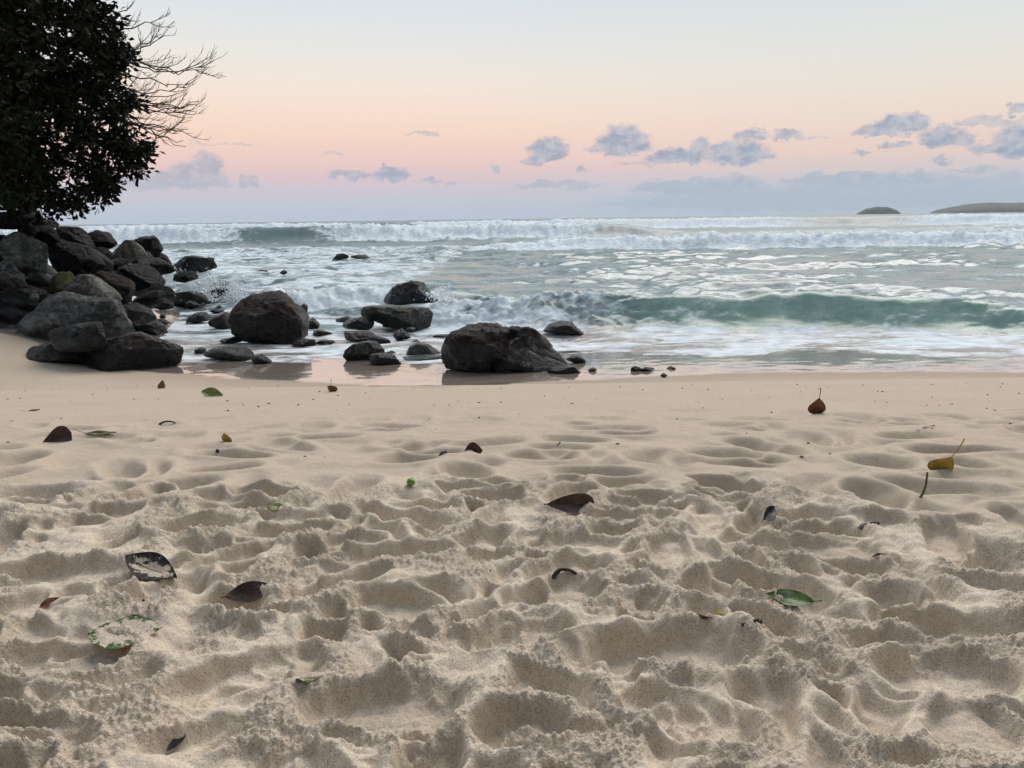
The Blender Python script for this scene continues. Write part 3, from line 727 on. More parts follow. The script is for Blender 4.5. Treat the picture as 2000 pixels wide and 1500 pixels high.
PILE = 'boulders of the pile below the tree'
SURF = 'rocks scattered in the shallows'
rocks = [
 # the pile on the left
 ('A', [(120,80),(180,55),(240,105),(300,150),(332,200),(230,215),(130,170)], 13.4, 'grey', 'pale grey boulder topping the pile, half hidden by hanging leaves', PILE),
 ('A', [(-60,140),(40,135),(120,155),(200,195),(215,250),(120,268),(-60,270)], 12.6, 'slate', 'wide dark boulder at the left edge, just under the tree leaves', PILE),
 ('A', [(180,200),(330,190),(420,235),(450,270),(330,270),(210,262)], 13.9, 'dark', 'low dark boulder on the ridge right of the leaf-covered grey one', PILE),
 ('A', [(440,262),(520,262),(640,278),(700,330),(755,455),(640,445),(520,400),(440,340)], 13.5, 'slate', 'long sloping grey-brown boulder on the ridge with a straight right edge', PILE),
 ('A', [(270,275),(340,252),(440,290),(472,370),(380,405),(290,385)], 13.0, 'dark', 'squat dark boulder above the big rounded grey face', PILE),
 ('A', [(150,260),(230,225),(275,265),(260,330),(170,340)], 12.7, 'slate', 'small dark boulder wedged below the wide one at the left edge', PILE),
 ('A', [(705,315),(780,290),(828,318),(862,310),(935,392),(900,435),(780,440),(740,400)], 14.2, 'brown', 'brown boulder with a pale sloping right side on the ridge', PILE),
 ('A', [(905,445),(985,375),(1060,380),(1130,440),(1165,510),(1050,545),(900,530)], 14.4, 'pale', 'pale grey wedge boulder on the ridge, lightest of the pile', PILE),
 ('A', [(770,425),(860,440),(910,500),(880,550),(790,520)], 14.0, 'slate', 'small rough grey boulder left of the pale wedge', PILE),
 ('A', [(1065,390),(1110,350),(1190,352),(1235,335),(1290,370),(1300,450),(1250,500),(1150,470)], 15.2, 'dark', 'tall blocky dark boulder at the seaward end of the ridge', PILE),
 ('A', [(1240,480),(1310,465),(1370,520),(1405,600),(1300,590)], 15.4, 'rust', 'reddish boulder sloping down to the sea below the blocky one', PILE),
 ('A', [(1150,480),(1200,460),(1240,510),(1200,530)], 14.8, 'grey', 'thin pale slab leaning under the tall blocky boulder', PILE),
 ('A', [(68,340),(120,308),(250,370),(360,400),(385,470),(340,600),(230,655),(160,620),(60,450)], 11.6, 'grey', 'large rounded grey boulder face near the left edge', PILE),
 ('A', [(-30,620),(60,545),(110,525),(150,590),(195,745),(-30,745)], 10.6, 'grey', 'grey pointed boulder cut by the left edge of the picture', PILE),
 ('A', [(-40,360),(30,330),(70,420),(60,530),(-40,560)], 12.0, 'dark', 'black boulder in the gap at the left edge', PILE),
 ('A', [(470,370),(560,400),(700,430),(770,480),(865,560),(850,610),(740,640),(560,640),(420,600),(400,450)], 13.0, 'dark', 'big black overhanging boulder in the middle of the pile', PILE),
 ('A', [(630,500),(720,490),(830,545),(860,600),(750,640),(650,600)], 12.6, 'rust', 'rust-stained boulder face beside the dark hollow', PILE),
 ('A', [(880,565),(940,520),(1040,540),(1010,600),(900,625)], 13.7, 'dark', 'small dark boulder under the pale wedge', PILE),
 ('A', [(1060,550),(1160,512),(1280,520),(1370,570),(1398,625),(1270,645),(1100,610)], 14.2, 'slate', 'broad humped boulder below the blocky one', PILE),
 ('A', [(985,630),(1040,572),(1160,575),(1270,640),(1310,720),(1260,795),(1100,810),(1030,700)], 13.0, 'dark', 'big black round boulder on the seaward slope', PILE),
 ('A', [(740,665),(810,618),(880,650),(1050,705),(1085,770),(1060,870),(950,875),(850,770)], 12.0, 'rust', 'long reddish-black slab lying below the dark hollow', PILE),
 ('A', [(890,640),(960,620),(1015,650),(1000,690),(920,680)], 12.8, 'slate', 'small grey block on top of the reddish slab', PILE),
 ('A', [(190,655),(330,638),(400,690),(380,745),(250,735)], 11.1, 'slate', 'low grey boulder under the rounded grey face', PILE),
 ('A', [(385,710),(470,640),(540,628),(612,690),(570,800),(440,805),(380,765)], 11.4, 'lichen', 'yellowish lichened boulder in the middle of the pile', PILE),
 ('A', [(600,700),(660,650),(722,653),(800,700),(900,790),(948,858),(800,875),(570,820)], 11.1, 'pale', 'pale angular boulder sloping right beside the yellowish one', PILE),
 ('A', [(335,835),(440,808),(580,840),(700,850),(880,870),(950,930),(1030,1080),(1042,1165),(900,1205),(600,1110),(300,1110),(225,1090),(230,970),(320,930)], 10.0, 'grey', 'largest grey boulder, low and streaked, at the foot of the pile', PILE),
 ('A', [(975,905),(1100,888),(1200,930),(1247,990),(1230,1042),(1100,1015),(985,1005)], 11.6, 'slate', 'rough dark boulder right of the largest grey one', PILE),
 ('A', [(40,770),(200,768),(272,880),(230,955),(90,945),(30,860)], 10.8, 'slate', 'dark rounded boulder left of the largest grey one', PILE),
 ('A', [(-40,945),(100,928),(168,990),(160,1065),(-40,1075)], 10.2, 'dark', 'black boulder at the left edge resting on the sand', PILE),
 ('A', [(160,980),(215,985),(215,1050),(165,1060)], 10.3, 'dark', 'small black stone beside the black boulder at the left edge', PILE),
 ('A', [(388,1205),(430,1110),(560,1068),(740,1045),(830,1080),(888,1190),(840,1235),(720,1255),(600,1240),(400,1235)], 8.7, 'slate', 'dark rounded boulder in front of the largest grey one', PILE),
 ('A', [(200,1305),(320,1240),(470,1212),(600,1225),(700,1270),(720,1310),(665,1370),(350,1350)], None, 'slate', 'flat grey-blue boulder lying on the sand, nearest the left', PILE),
 ('A', [(680,1375),(730,1240),(900,1200),(1080,1150),(1200,1120),(1310,1150),(1420,1250),(1452,1340),(1440,1422),(1050,1425),(850,1400)], None, 'brown', 'big brown boulder half buried in sand at the front of the pile', PILE),
 ('A', [(990,1022),(1200,1012),(1365,1080),(1340,1122),(1130,1125)], None, 'dark', 'flat dark slab at the water between pile and shallows', PILE),
 ('A', [(1395,570),(1440,512),(1540,500),(1660,530),(1725,590),(1600,625),(1410,620)], 17.0, 'slate', 'low humped boulder at the seaward tip of the pile', PILE),
 ('A', [(1655,535),(1700,510),(1742,520),(1740,548),(1680,552)], 18.0, 'dark', 'small dark rock tipping out of the surf beyond the pile', PILE),
 ('A', [(1405,690),(1440,628),(1560,622),(1605,680),(1500,710)], 16.0, 'dark', 'dark boulder partly veiled by the splashing wave', PILE),
 ('A', [(1700,725),(1750,702),(1850,700),(1876,780),(1862,858),(1720,850)], None, 'dark', 'square black rock with white water splashing round it', PILE),
 ('A', [(1390,805),(1560,788),(1650,820),(1705,880),(1600,908),(1430,895)], None, 'moss', 'flat greenish boulder at the water behind the big round rock', PILE),
 ('A', [(1236,922),(1270,870),(1330,828),(1422,912),(1330,930)], None, 'rust', 'brown triangular rock at the foot of the pile', PILE),
 ('A', [(1270,740),(1400,765),(1410,850),(1330,840),(1260,800)], 14.0, 'dark', 'dark rock between the black round boulder and the water', PILE),
 ('A', [(1080,850),(1180,800),(1270,780),(1330,830),(1250,920),(1140,900)], 12.6, 'dark', 'low black boulder below the black round one', PILE),
 ('A', [(1500,890),(1560,860),(1640,915),(1560,925)], None, 'slate', 'small pale-edged stone in front of the flat greenish boulder', SURF),
 ('A', [(1290,1000),(1330,970),(1358,1002),(1320,1012)], None, 'dark', 'small pointed black stone in the shallows beside the pile', SURF),
 ('A', [(1265,1012),(1330,1010),(1400,1050),(1300,1055)], None, 'moss', 'low flat stone just below the small pointed black one', SURF),
 ('A', [(1505,1035),(1600,970),(1700,955),(1725,1020),(1600,1042)], None, 'slate', 'grey stone left of the reddish one behind the big round rock', SURF),
 ('A', [(1706,1065),(1740,980),(1820,958),(1900,990),(1920,1062),(1830,1085)], None, 'rust', 'reddish-brown stone touching the left side of the big round rock', SURF),
 ('A', [(1695,950),(1760,928),(1835,952),(1750,968)], None, 'dark', 'small black stone above the reddish one behind the round rock', SURF),
 ('A', [(1740,920),(1780,900),(1815,918),(1780,928)], None, 'dark', 'tiny black stone farthest back in the row behind the round rock', SURF),
 # loose rocks in the shallows
 ('B', [(285,600),(310,560),(400,485),(540,450),(650,438),(700,470),(760,530),(830,590),(872,640),(872,690),(850,770),(790,825),(620,840),(400,815),(340,740),(290,660)], None, 'brown', 'big round dark boulder standing alone in the shallows', SURF),
 ('B', [(812,560),(840,528),(884,560),(882,622),(840,635)], None, 'brown', 'upright reddish stone peeping out behind the big round boulder', SURF),
 ('B', [(862,668),(920,642),(985,680),(960,722),(865,728)], None, 'slate', 'rough grey stone touching the right side of the big round boulder', SURF),
 ('B', [(915,745),(980,733),(1090,768),(1000,778),(930,768)], None, 'moss', 'thin flat stone awash right of the big round boulder', SURF),
 ('B', [(740,845),(830,808),(900,815),(948,855),(880,870),(790,870)], None, 'slate', 'low stone at the right foot of the big round boulder', SURF),
 ('B', [(925,835),(1000,814),(1060,820),(1115,843),(950,850)], None, 'dark', 'thin dark stone awash, right of the low one at the boulder foot', SURF),
 ('B', [(75,910),(150,875),(260,857),(350,862),(420,890),(462,930),(445,978),(300,975),(80,940)], None, 'slate', 'long smooth rounded grey rock lying on the wet sand', SURF),
 ('B', [(0,892),(50,872),(92,890),(72,938),(0,938)], None, 'dark', 'small dark stone at the left end of the long smooth rock', SURF),
 ('B', [(435,965),(470,935),(520,925),(560,950),(608,988),(480,1002)], None, 'dark', 'small dark stone at the right end of the long smooth rock', SURF),
 ('B', [(172,820),(270,805),(330,778),(372,800),(360,835),(200,835)], None, 'dark', 'low black rock at the left foot of the big round boulder', SURF),
 ('B', [(1465,505),(1500,470),(1590,390),(1700,353),(1790,365),(1830,430),(1880,490),(1902,532),(1800,562),(1650,555),(1500,525)], None, 'slate', 'domed dark boulder farthest out of the large ones, surf beside it', SURF),
 ('B', [(1285,615),(1340,570),(1420,550),(1700,553),(1800,570),(1842,620),(1852,705),(1700,728),(1600,700),(1470,665),(1330,645)], None, 'moss', 'long flat-topped mossy boulder below the domed one', SURF),
 ('B', [(1835,590),(1895,600),(1892,640),(1850,665)], None, 'moss', 'small mossy stone at the right end of the mossy boulder', SURF),
 ('B', [(1090,658),(1180,628),(1235,640),(1200,675),(1120,672)], None, 'dark', 'low dark stone left of the mossy boulder', SURF),
 ('B', [(1150,705),(1230,650),(1300,633),(1360,660),(1398,712),(1300,738),(1180,725)], None, 'slate', 'ridged grey stone in front of the left end of the mossy boulder', SURF),
 ('B', [(1465,685),(1520,650),(1585,690),(1550,714),(1480,710)], None, 'dark', 'small black stone tucked under the mossy boulder', SURF),
 ('B', [(1155,785),(1200,755),(1370,753),(1415,785),(1370,822),(1210,820)], None, 'brown', 'oblong brown stone between the mossy boulder and the black front rock', SURF),
 ('B', [(1355,825),(1420,778),(1500,810),(1550,842),(1430,853)], None, 'slate', 'pyramid-shaped grey stone right of the oblong brown one', SURF),
 ('B', [(1545,745),(1620,728),(1672,770),(1685,805),(1600,815),(1560,795)], None, 'dark', 'dark stone with water streaming off it below the mossy boulder', SURF),
 ('B', [(1645,728),(1700,713),(1724,745),(1660,753)], None, 'dark', 'small dark stone just behind the streaming one', SURF),
 ('B', [(1183,945),(1195,890),(1240,845),(1330,825),(1420,835),(1470,860),(1490,910),(1400,950),(1340,975),(1190,975)], None, 'dark', 'blocky black wet rock on the sand in front of the shallows', SURF),
 ('B', [(1360,975),(1420,925),(1500,918),(1580,950),(1618,990),(1600,1012),(1420,1010)], None, 'dark', 'jagged black rock leaning on the blocky black wet one', SURF),
 ('B', [(1655,915),(1680,860),(1740,833),(1830,850),(1900,900),(1935,932),(1800,945),(1680,940)], None, 'slate', 'smooth egg-shaped grey stone left of the split boulder', SURF),
 ('B', [(1605,962),(1800,942),(1965,935),(1965,972),(1620,976)], None, 'slate', 'flat smooth slab between the black rocks and the split boulder', SURF),
 ('B', [(1685,832),(1730,810),(1772,835),(1730,842)], None, 'dark', 'small black stone behind the egg-shaped grey one', SURF),
 ('B', [(1828,858),(1860,843),(1884,868),(1860,874)], None, 'dark', 'tiny black stone behind the right end of the egg-shaped one', SURF),
 ('B', [(1485,915),(1540,897),(1598,930),(1520,935)], None, 'dark', 'small black stone between the jagged rock and the egg-shaped stone', SURF),
 ('B', [(1065,188),(1110,145),(1160,138),(1208,168),(1190,184),(1110,190)], None, 'dark', 'left of two dark rocks far out in the surf', SURF),
 ('B', [(1208,172),(1260,150),(1330,148),(1388,182),(1300,186),(1220,182)], None, 'dark', 'right of two dark rocks far out in the surf', SURF),
 ('B', [(662,288),(680,268),(715,270),(728,292),(690,304)], None, 'dark', 'small lone dark rock out in the foam', SURF),
 ('B', [(485,278),(530,266),(578,274),(560,286)], None, 'dark', 'faint low rock awash left of the small lone one', SURF),
 ('B', [(1840,794),(1900,775),(2000,772),(1990,795)], None, 'dark', 'thin dark rock awash behind the split boulder', SURF),
 ('C', [(825,853),(870,803),(950,780),(1020,788),(1060,828),(1108,870),(950,862)], None, 'dark', 'smooth black dome of rock in the foam right of the split boulder', SURF),
 ('C', [(975,1048),(1030,1012),(1080,1018),(1124,1052),(1080,1066)], None, 'slate', 'small grey stone at the right shoulder of the split boulder', SURF),
 ('C', [(845,1130),(920,1090),(1050,1083),(1094,1128),(1000,1136)], None, 'dark', 'flat dark stone at the right foot of the split boulder', SURF),
 ('C', [(1126,1113),(1165,1095),(1198,1112),(1160,1122)], None, 'dark', 'tiny dark stone right of the flat one at the split boulder foot', SURF),
 ('C', [(1416,1120),(1450,1083),(1490,1095),(1484,1122)], None, 'dark', 'pointed black stone on the wet sand, biggest of that short row', SURF),
 ('C', [(1478,1120),(1530,1093),(1595,1105),(1530,1122)], None, 'dark', 'flat black stone beside the pointed one on the wet sand', SURF),
 ('C', [(1660,1104),(1690,1086),(1735,1104),(1695,1108)], None, 'dark', 'small black stone at the right end of the row on the wet sand', SURF),
 ('C', [(1618,1152),(1640,1133),(1672,1150),(1645,1163)], None, 'moss', 'olive pebble at the edge of the wet sand', SURF),
 ('C', [(270,740),(370,718),(440,745),(420,780),(330,768)], None, 'moss', 'weed-covered rock awash in the churned wave', SURF),
]
for i, (crop, pts, dep, mat, label, grp) in enumerate(rocks):
    small = (max(p[0] for p in pts) - min(p[0] for p in pts)) * CROPS[crop][2] < 14
    smooth = any(w in label for w in ('smooth', 'egg', 'dome of'))
    place_rock(crop, pts, dep, mat, label, 'pebble' if small else 'boulder', seed=100 + i * 7, thick=0.85 if dep else 0.9,
               blocky=0.9 if smooth else 0.62, facets=1 if smooth else 18, rough=0.3 if smooth else 1.0, group=grp)
# small stones jammed between the big ones
_deps = [(np.mean([p[0] for p in r_[1]]), np.mean([p[1] for p in r_[1]]), r_[2], r_[4]) for r_ in rocks if r_[0] == 'A' and r_[2]]
_rg = random.Random(44)
for i in range(26):
    zx, zy = _rg.uniform(10, 1380), _rg.uniform(330, 1050)
    if zy < 300 + zx * 0.16 or zx > 1380 - (zy - 600) * 0.3: continue
    if not _deps: break
    nb = min(_deps, key=lambda q: (q[0] - zx) ** 2 + (q[1] - zy) ** 2); _deps.remove(nb); dd = nb[2] + 0.3
    lab = nb[3]
    for cut in (',', ' on ', ' at ', ' in ', ' with ', ' below', ' beside', ' under', ' topping', ' above', ' wedged', ' sloping', ' right of', ' left of', ' lying', ' cut by', ' leaning', ' between', ' partly', ' half hidden'): lab = lab.split(cut)[0]
    w, h_ = _rg.uniform(35, 70), _rg.uniform(28, 55)
    pts = [(zx + w * math.cos(t_) * _rg.uniform(.75, 1.1), zy + h_ * math.sin(t_) * _rg.uniform(.75, 1.1)) for t_ in np.linspace(0, 2 * math.pi, 8)[:-1]]
    if lab == 'black boulder': continue
    ck = _rg.choice(['slate', 'dark', 'brown', 'grey'])
    place_rock('A', pts, dd, ck, 'small %s stone jammed behind the %s' % ({'slate': 'dark grey', 'dark': 'black', 'brown': 'brown', 'grey': 'grey'}[ck], lab), 'stone', seed=2000 + i, thick=0.9, blocky=0.6, facets=14, group='stones jammed in the gaps of the boulder pile')
# the broad boulder with a slanting cleft
sb = place_rock('C', [(160,1092),(172,970),(225,862),(340,828),(500,806),(590,838),(680,832),(770,842),(850,910),(930,1010),(985,1080),(850,1118),(700,1125),(400,1105)], None, 'rust',
                'large cleft brown boulder at the water edge, nearest the middle', 'boulder', seed=901, thick=0.8, blocky=0.9, facets=4, rough=1.5, group=SURF)
def cleave(o, frac0, frac1, width, depth):
    me = o.data; n = len(me.vertices); co = np.empty(n * 3, np.float32); me.vertices.foreach_get('co', co); co = co.reshape(-1, 3)
    lo, hi = co.min(axis=0), co.max(axis=0)
    a = np.array([lo[0] + frac0[0] * (hi[0] - lo[0]), lo[2] + frac0[1] * (hi[2] - lo[2])]); b = np.array([lo[0] + frac1[0] * (hi[0] - lo[0]), lo[2] + frac1[1] * (hi[2] - lo[2])])
    t = (b - a) / np.linalg.norm(b - a); nn = np.array([-t[1], t[0]])
    d = (co[:, [0, 2]] - a) @ nn + 0.05 * perlin2(co[:, 0] * 5, co[:, 2] * 5, 5)
    g = np.exp(-(d / width) ** 2)
    co[:, 1] += depth * g * (co[:, 1] < 0.1); co[:, 2] -= 0.25 * depth * g * (co[:, 2] > 0)
    co[:, 1] += 0.45 * depth * sstep(0.0, 0.25, d) * (co[:, 1] < 0.1)      # one side stands back
    me.vertices.foreach_set('co', co.ravel()); me.update()
cleave(sb, (0.60, 1.0), (0.36, 0.0), 0.035, 0.075)

# dark rubble that the pile rests on
def build_bank():
    xs = np.linspace(-16, -3.6, 150); ys = np.linspace(7.6, 18, 130)
    X, Y = np.meshgrid(xs, ys)
    xe = np.interp(Y, [7.6, 8.5, 10.5, 12, 16, 18], [-4.6, -5.0, -5.7, -5.9, -7.4, -8.2])
    Hh = np.clip((xe - X) * 0.5, -0.6, 1.55) * sstep(8.8, 10.8, Y) * sstep(18.2, 15.5, Y)
    Z = plain(X, Y) * 0.4 - 0.15 + Hh + 0.12 * np.abs(fbm2(X * 2.2, Y * 2.2, 130, 4))
    o = obj('rubble_bank', quick_mesh('rubble_bank', np.stack([X, Y, Z], -1).reshape(-1, 3), grid_quads(len(ys), len(xs))), ROCK['dark'])
    tag(o, 'dark rubble between and under the piled boulders', kind='structure')
build_bank()

# ------------------------------------------------------------------ islands on the horizon
def mat_simple(name, c1, c2, scale, rough=0.7, bumpd=0.0, thr=(0.35, 0.65), spec=0.3):
    mt, nd, lk, bs, out = new_mat(name)
    tc = nd.new('ShaderNodeTexCoord').outputs['Object']
    n = noise(nd, lk, tc, scale, 6, 0.62)
    lk.new(MIX(nd, lk, SS(nd, lk, n, *thr), (*c1, 1), (*c2, 1)), bs.inputs['Base Color'])
    bs.inputs['Roughness'].default_value = rough; bs.inputs['Specular IOR Level'].default_value = spec
    if bumpd: lk.new(bump(nd, lk, n, 0.6, bumpd), bs.inputs['Normal'])
    return mt
FOREST = mat_simple('island_forest', (0.03, 0.04, 0.032), (0.075, 0.075, 0.06), 0.06, 0.9)
def island(pxa, pxb, ytop, d, prof, label, seed):
    a, b = pix(pxa, 416, d), pix(pxb, 416, d)
    w = b[0] - a[0]; top = pix((pxa + pxb) / 2, ytop, d)[2]
    nx, ny = 220, 40
    U, Vv = np.meshgrid(np.linspace(0, 1, nx), np.linspace(-1, 1, ny))
    ridge = np.interp(U, [p[0] for p in prof], [p[1] for p in prof])
    bulge = np.sqrt(np.clip(1 - Vv ** 2, 0, 1))
    X = U * w; Y = Vv * w * 0.22 * (0.35 + 0.65 * ridge)
    Z = ridge * bulge * (top) * (1 + 0.06 * perlin2(X / 14, Y / 14, seed)) + 2.6 * np.abs(perlin2(X / 7, Y / 7, seed + 1)) * sstep(0, .25, ridge * bulge) - 1.0
    o = obj('island', quick_mesh('island', np.stack([X, Y, Z], -1).reshape(-1, 3), grid_quads(ny, nx)), FOREST)
    o.location = (float(a[0]), d, 0)
    tag(o, label, 'island', 'islands on the horizon')
island(1672, 1760, 404, 3600, [(0, 0), (.06, .22), (.2, .7), (.38, .97), (.5, 1), (.68, .95), (.85, .62), (.95, .2), (1, 0)], 'small domed wooded island alone on the horizon', 140)
island(1828, 2180, 395, 4300, [(0, 0), (.04, .4), (.1, .62), (.2, .92), (.28, 1), (.42, .93), (.52, 1.0), (.7, .95), (.85, .6), (1, 0)], 'long low wooded island at the right edge of the horizon', 150)

# ------------------------------------------------------------------ trees
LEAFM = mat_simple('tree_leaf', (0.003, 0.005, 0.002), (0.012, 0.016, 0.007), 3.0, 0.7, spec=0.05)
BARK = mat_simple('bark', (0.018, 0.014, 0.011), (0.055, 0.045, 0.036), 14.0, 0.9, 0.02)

class Tubes:
    def __init__(self): self.v = []; self.f = []
    def add(self, pts, rads, sides=5):
        pts = [np.asarray(p, float) for p in pts]; base = len(self.v); n = len(pts)
        for i, p in enumerate(pts):
            t = pts[min(i + 1, n - 1)] - pts[max(i - 1, 0)]; t = t / (np.linalg.norm(t) + 1e-9)
            ref = np.array([0, 0, 1.0]) if abs(t[2]) < 0.9 else np.array([1.0, 0, 0])
            a = np.cross(t, ref); a /= np.linalg.norm(a); b = np.cross(t, a)
            for k in range(sides):
                w = 2 * math.pi * k / sides
                self.v.append(p + rads[i] * (math.cos(w) * a + math.sin(w) * b))
        for i in range(n - 1):
            for k in range(sides):
                k2 = (k + 1) % sides
                self.f.append((base + i * sides + k, base + i * sides + k2, base + (i + 1) * sides + k2, base + (i + 1) * sides + k))
    def mesh(self, name): return quick_mesh(name, self.v, self.f)

def bez(p0, p1, p2, n):
    t = np.linspace(0, 1, n)[:, None]
    return (1 - t) ** 2 * p0 + 2 * t * (1 - t) * p1 + t * t * p2

def in_poly(poly, x, y):
    P = np.array(poly); inside = np.zeros(len(x), bool); j = len(P) - 1
    for i in range(len(P)):
        with np.errstate(divide='ignore', invalid='ignore'):
            c = ((P[i, 1] > y) != (P[j, 1] > y)) & (x < (P[j, 0] - P[i, 0]) * (y - P[i, 1]) / (P[j, 1] - P[i, 1] + 1e-12) + P[i, 0])
        inside ^= c; j = i
    return inside

def leafy_tree():
    base = np.array([-10.6, 12.6, 0.9])
    t = empty('leafy_tree', base); tag(t, 'dark leafy tree hanging over the boulder pile at the left', 'tree')
    out = [(210, -20), (222, 18), (262, 45), (240, 92), (285, 122), (258, 160), (285, 200), (212, 226), (248, 250), (292, 262), (302, 295), (285, 330), (240, 350), (214, 372), (178, 396), (140, 424),
           (100, 418), (72, 398), (30, 394), (-10, 400), (-160, 380), (-420, 240), (-480, -60), (-360, -330), (-80, -420), (120, -330), (190, -150)]
    rr = np.random.default_rng(3)
    tips = []
    while len(tips) < 3300:
        px = rr.uniform(-480, 310, 4000); py = rr.uniform(-420, 430, 4000)
        wob = 30 * perlin2(px / 34, py / 34, 8) + 10 * perlin2(px / 11, py / 11, 18)
        ok = in_poly(out, px + wob, py + wob)
        keep = (px > -60) & (py > -60)
        ok &= keep | (rr.random(4000) < 0.30)
        ok &= ~((perlin2(px / 26, py / 20, 28) < -0.16) & (px > 90))
        for a, b in zip(px[ok], py[ok]):
            # thinner towards the outline, deep in the middle
            e = min(1.0, max(0.1, (300 - a) / 260))
            d = 12.2 + rr.normal() * (0.35 + 1.0 * e)
            tips.append(pix(a - 18, b, d) - base)
    tips = np.array(tips[:3300])
    n = 17
    P = np.repeat(tips, n, axis=0); k = len(P)
    az = rr.uniform(0, 2 * math.pi, k); el = rr.normal(-0.15, 0.55, k)
    dirn = np.stack([np.cos(az) * np.cos(el), np.sin(az) * np.cos(el), np.sin(el)], -1)
    P = P + dirn * rr.uniform(0.0, 0.13, k)[:, None] + rr.normal(size=(k, 3)) * 0.03
    L = rr.uniform(0.075, 0.135, k)[:, None]; Wd = L * rr.uniform(0.40, 0.55, k)[:, None]
    rnd = rr.normal(size=(k, 3)); side = np.cross(dirn, rnd); side /= np.linalg.norm(side, axis=1)[:, None]
    up = np.cross(side, dirn)
    v0 = P; v1 = P + dirn * L * 0.5 + side * Wd * 0.5 + up * L * 0.06; v2 = P + dirn * L; v3 = P + dirn * L * 0.5 - side * Wd * 0.5 + up * L * 0.06
    V = np.stack([v0, v1, v2, v3], 1).reshape(-1, 3)
    i = np.arange(k)[:, None] * 4
    F = np.concatenate([np.hstack([i, i + 1, i + 2]), np.hstack([i, i + 2, i + 3])])
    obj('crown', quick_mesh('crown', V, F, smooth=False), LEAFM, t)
    tr = Tubes(); z = np.zeros(3)
    tr.add([z, (0.15, 0, 1.2), (0.45, -0.05, 2.4), (0.7, -0.1, 3.6), (0.8, -0.1, 5.2)], [0.34, 0.27, 0.22, 0.17, 0.09], 10)
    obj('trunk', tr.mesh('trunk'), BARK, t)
    for (sx, sy, sz), (px, py), r in [((.3, 0, 1.8), (60, 330), .10), ((.45, 0, 2.4), (150, 300), .11), ((.6, -.05, 3.0), (200, 180), .11), ((.7, -.1, 3.6), (190, 60), .10), ((.3, 0, 1.6), (110, 385), .07), ((.75, -.1, 4.4), (120, -120), .09)]:
        p0 = np.array([sx, sy, sz]); p2 = pix(px, py, 12.1) - base; p1 = 0.5 * (p0 + p2) + np.array([0, 0, 0.5])
        b = Tubes(); c = bez(p0, p1, p2, 14); b.add(c, np.linspace(r, 0.018, 14), 7)
        for q in range(5):
            s = c[4 + q * 2]; e = tips[np.argmin(np.linalg.norm(tips - (s + rr.normal(size=3) * 0.6), axis=1))]
            b.add(bez(s, 0.5 * (s + e) + rr.normal(size=3) * 0.08, e, 6), np.linspace(0.022, 0.006, 6), 5)
        obj('branch', b.mesh('branch'), BARK, t)
    # thin hanging sprigs under the crown
    for pts in ([(36, 396), (60, 402), (80, 404)], [(176, 362), (182, 372), (208, 384)], [(100, 418), (106, 430), (107, 436)], [(78, 404), (82, 416), (84, 424)]):
        b = Tubes(); b.add([pix(x, y, 11.7) - base for x, y in pts], np.linspace(0.008, 0.003, len(pts)), 5); obj('twig', b.mesh('twig'), BARK, t)
leafy_tree()

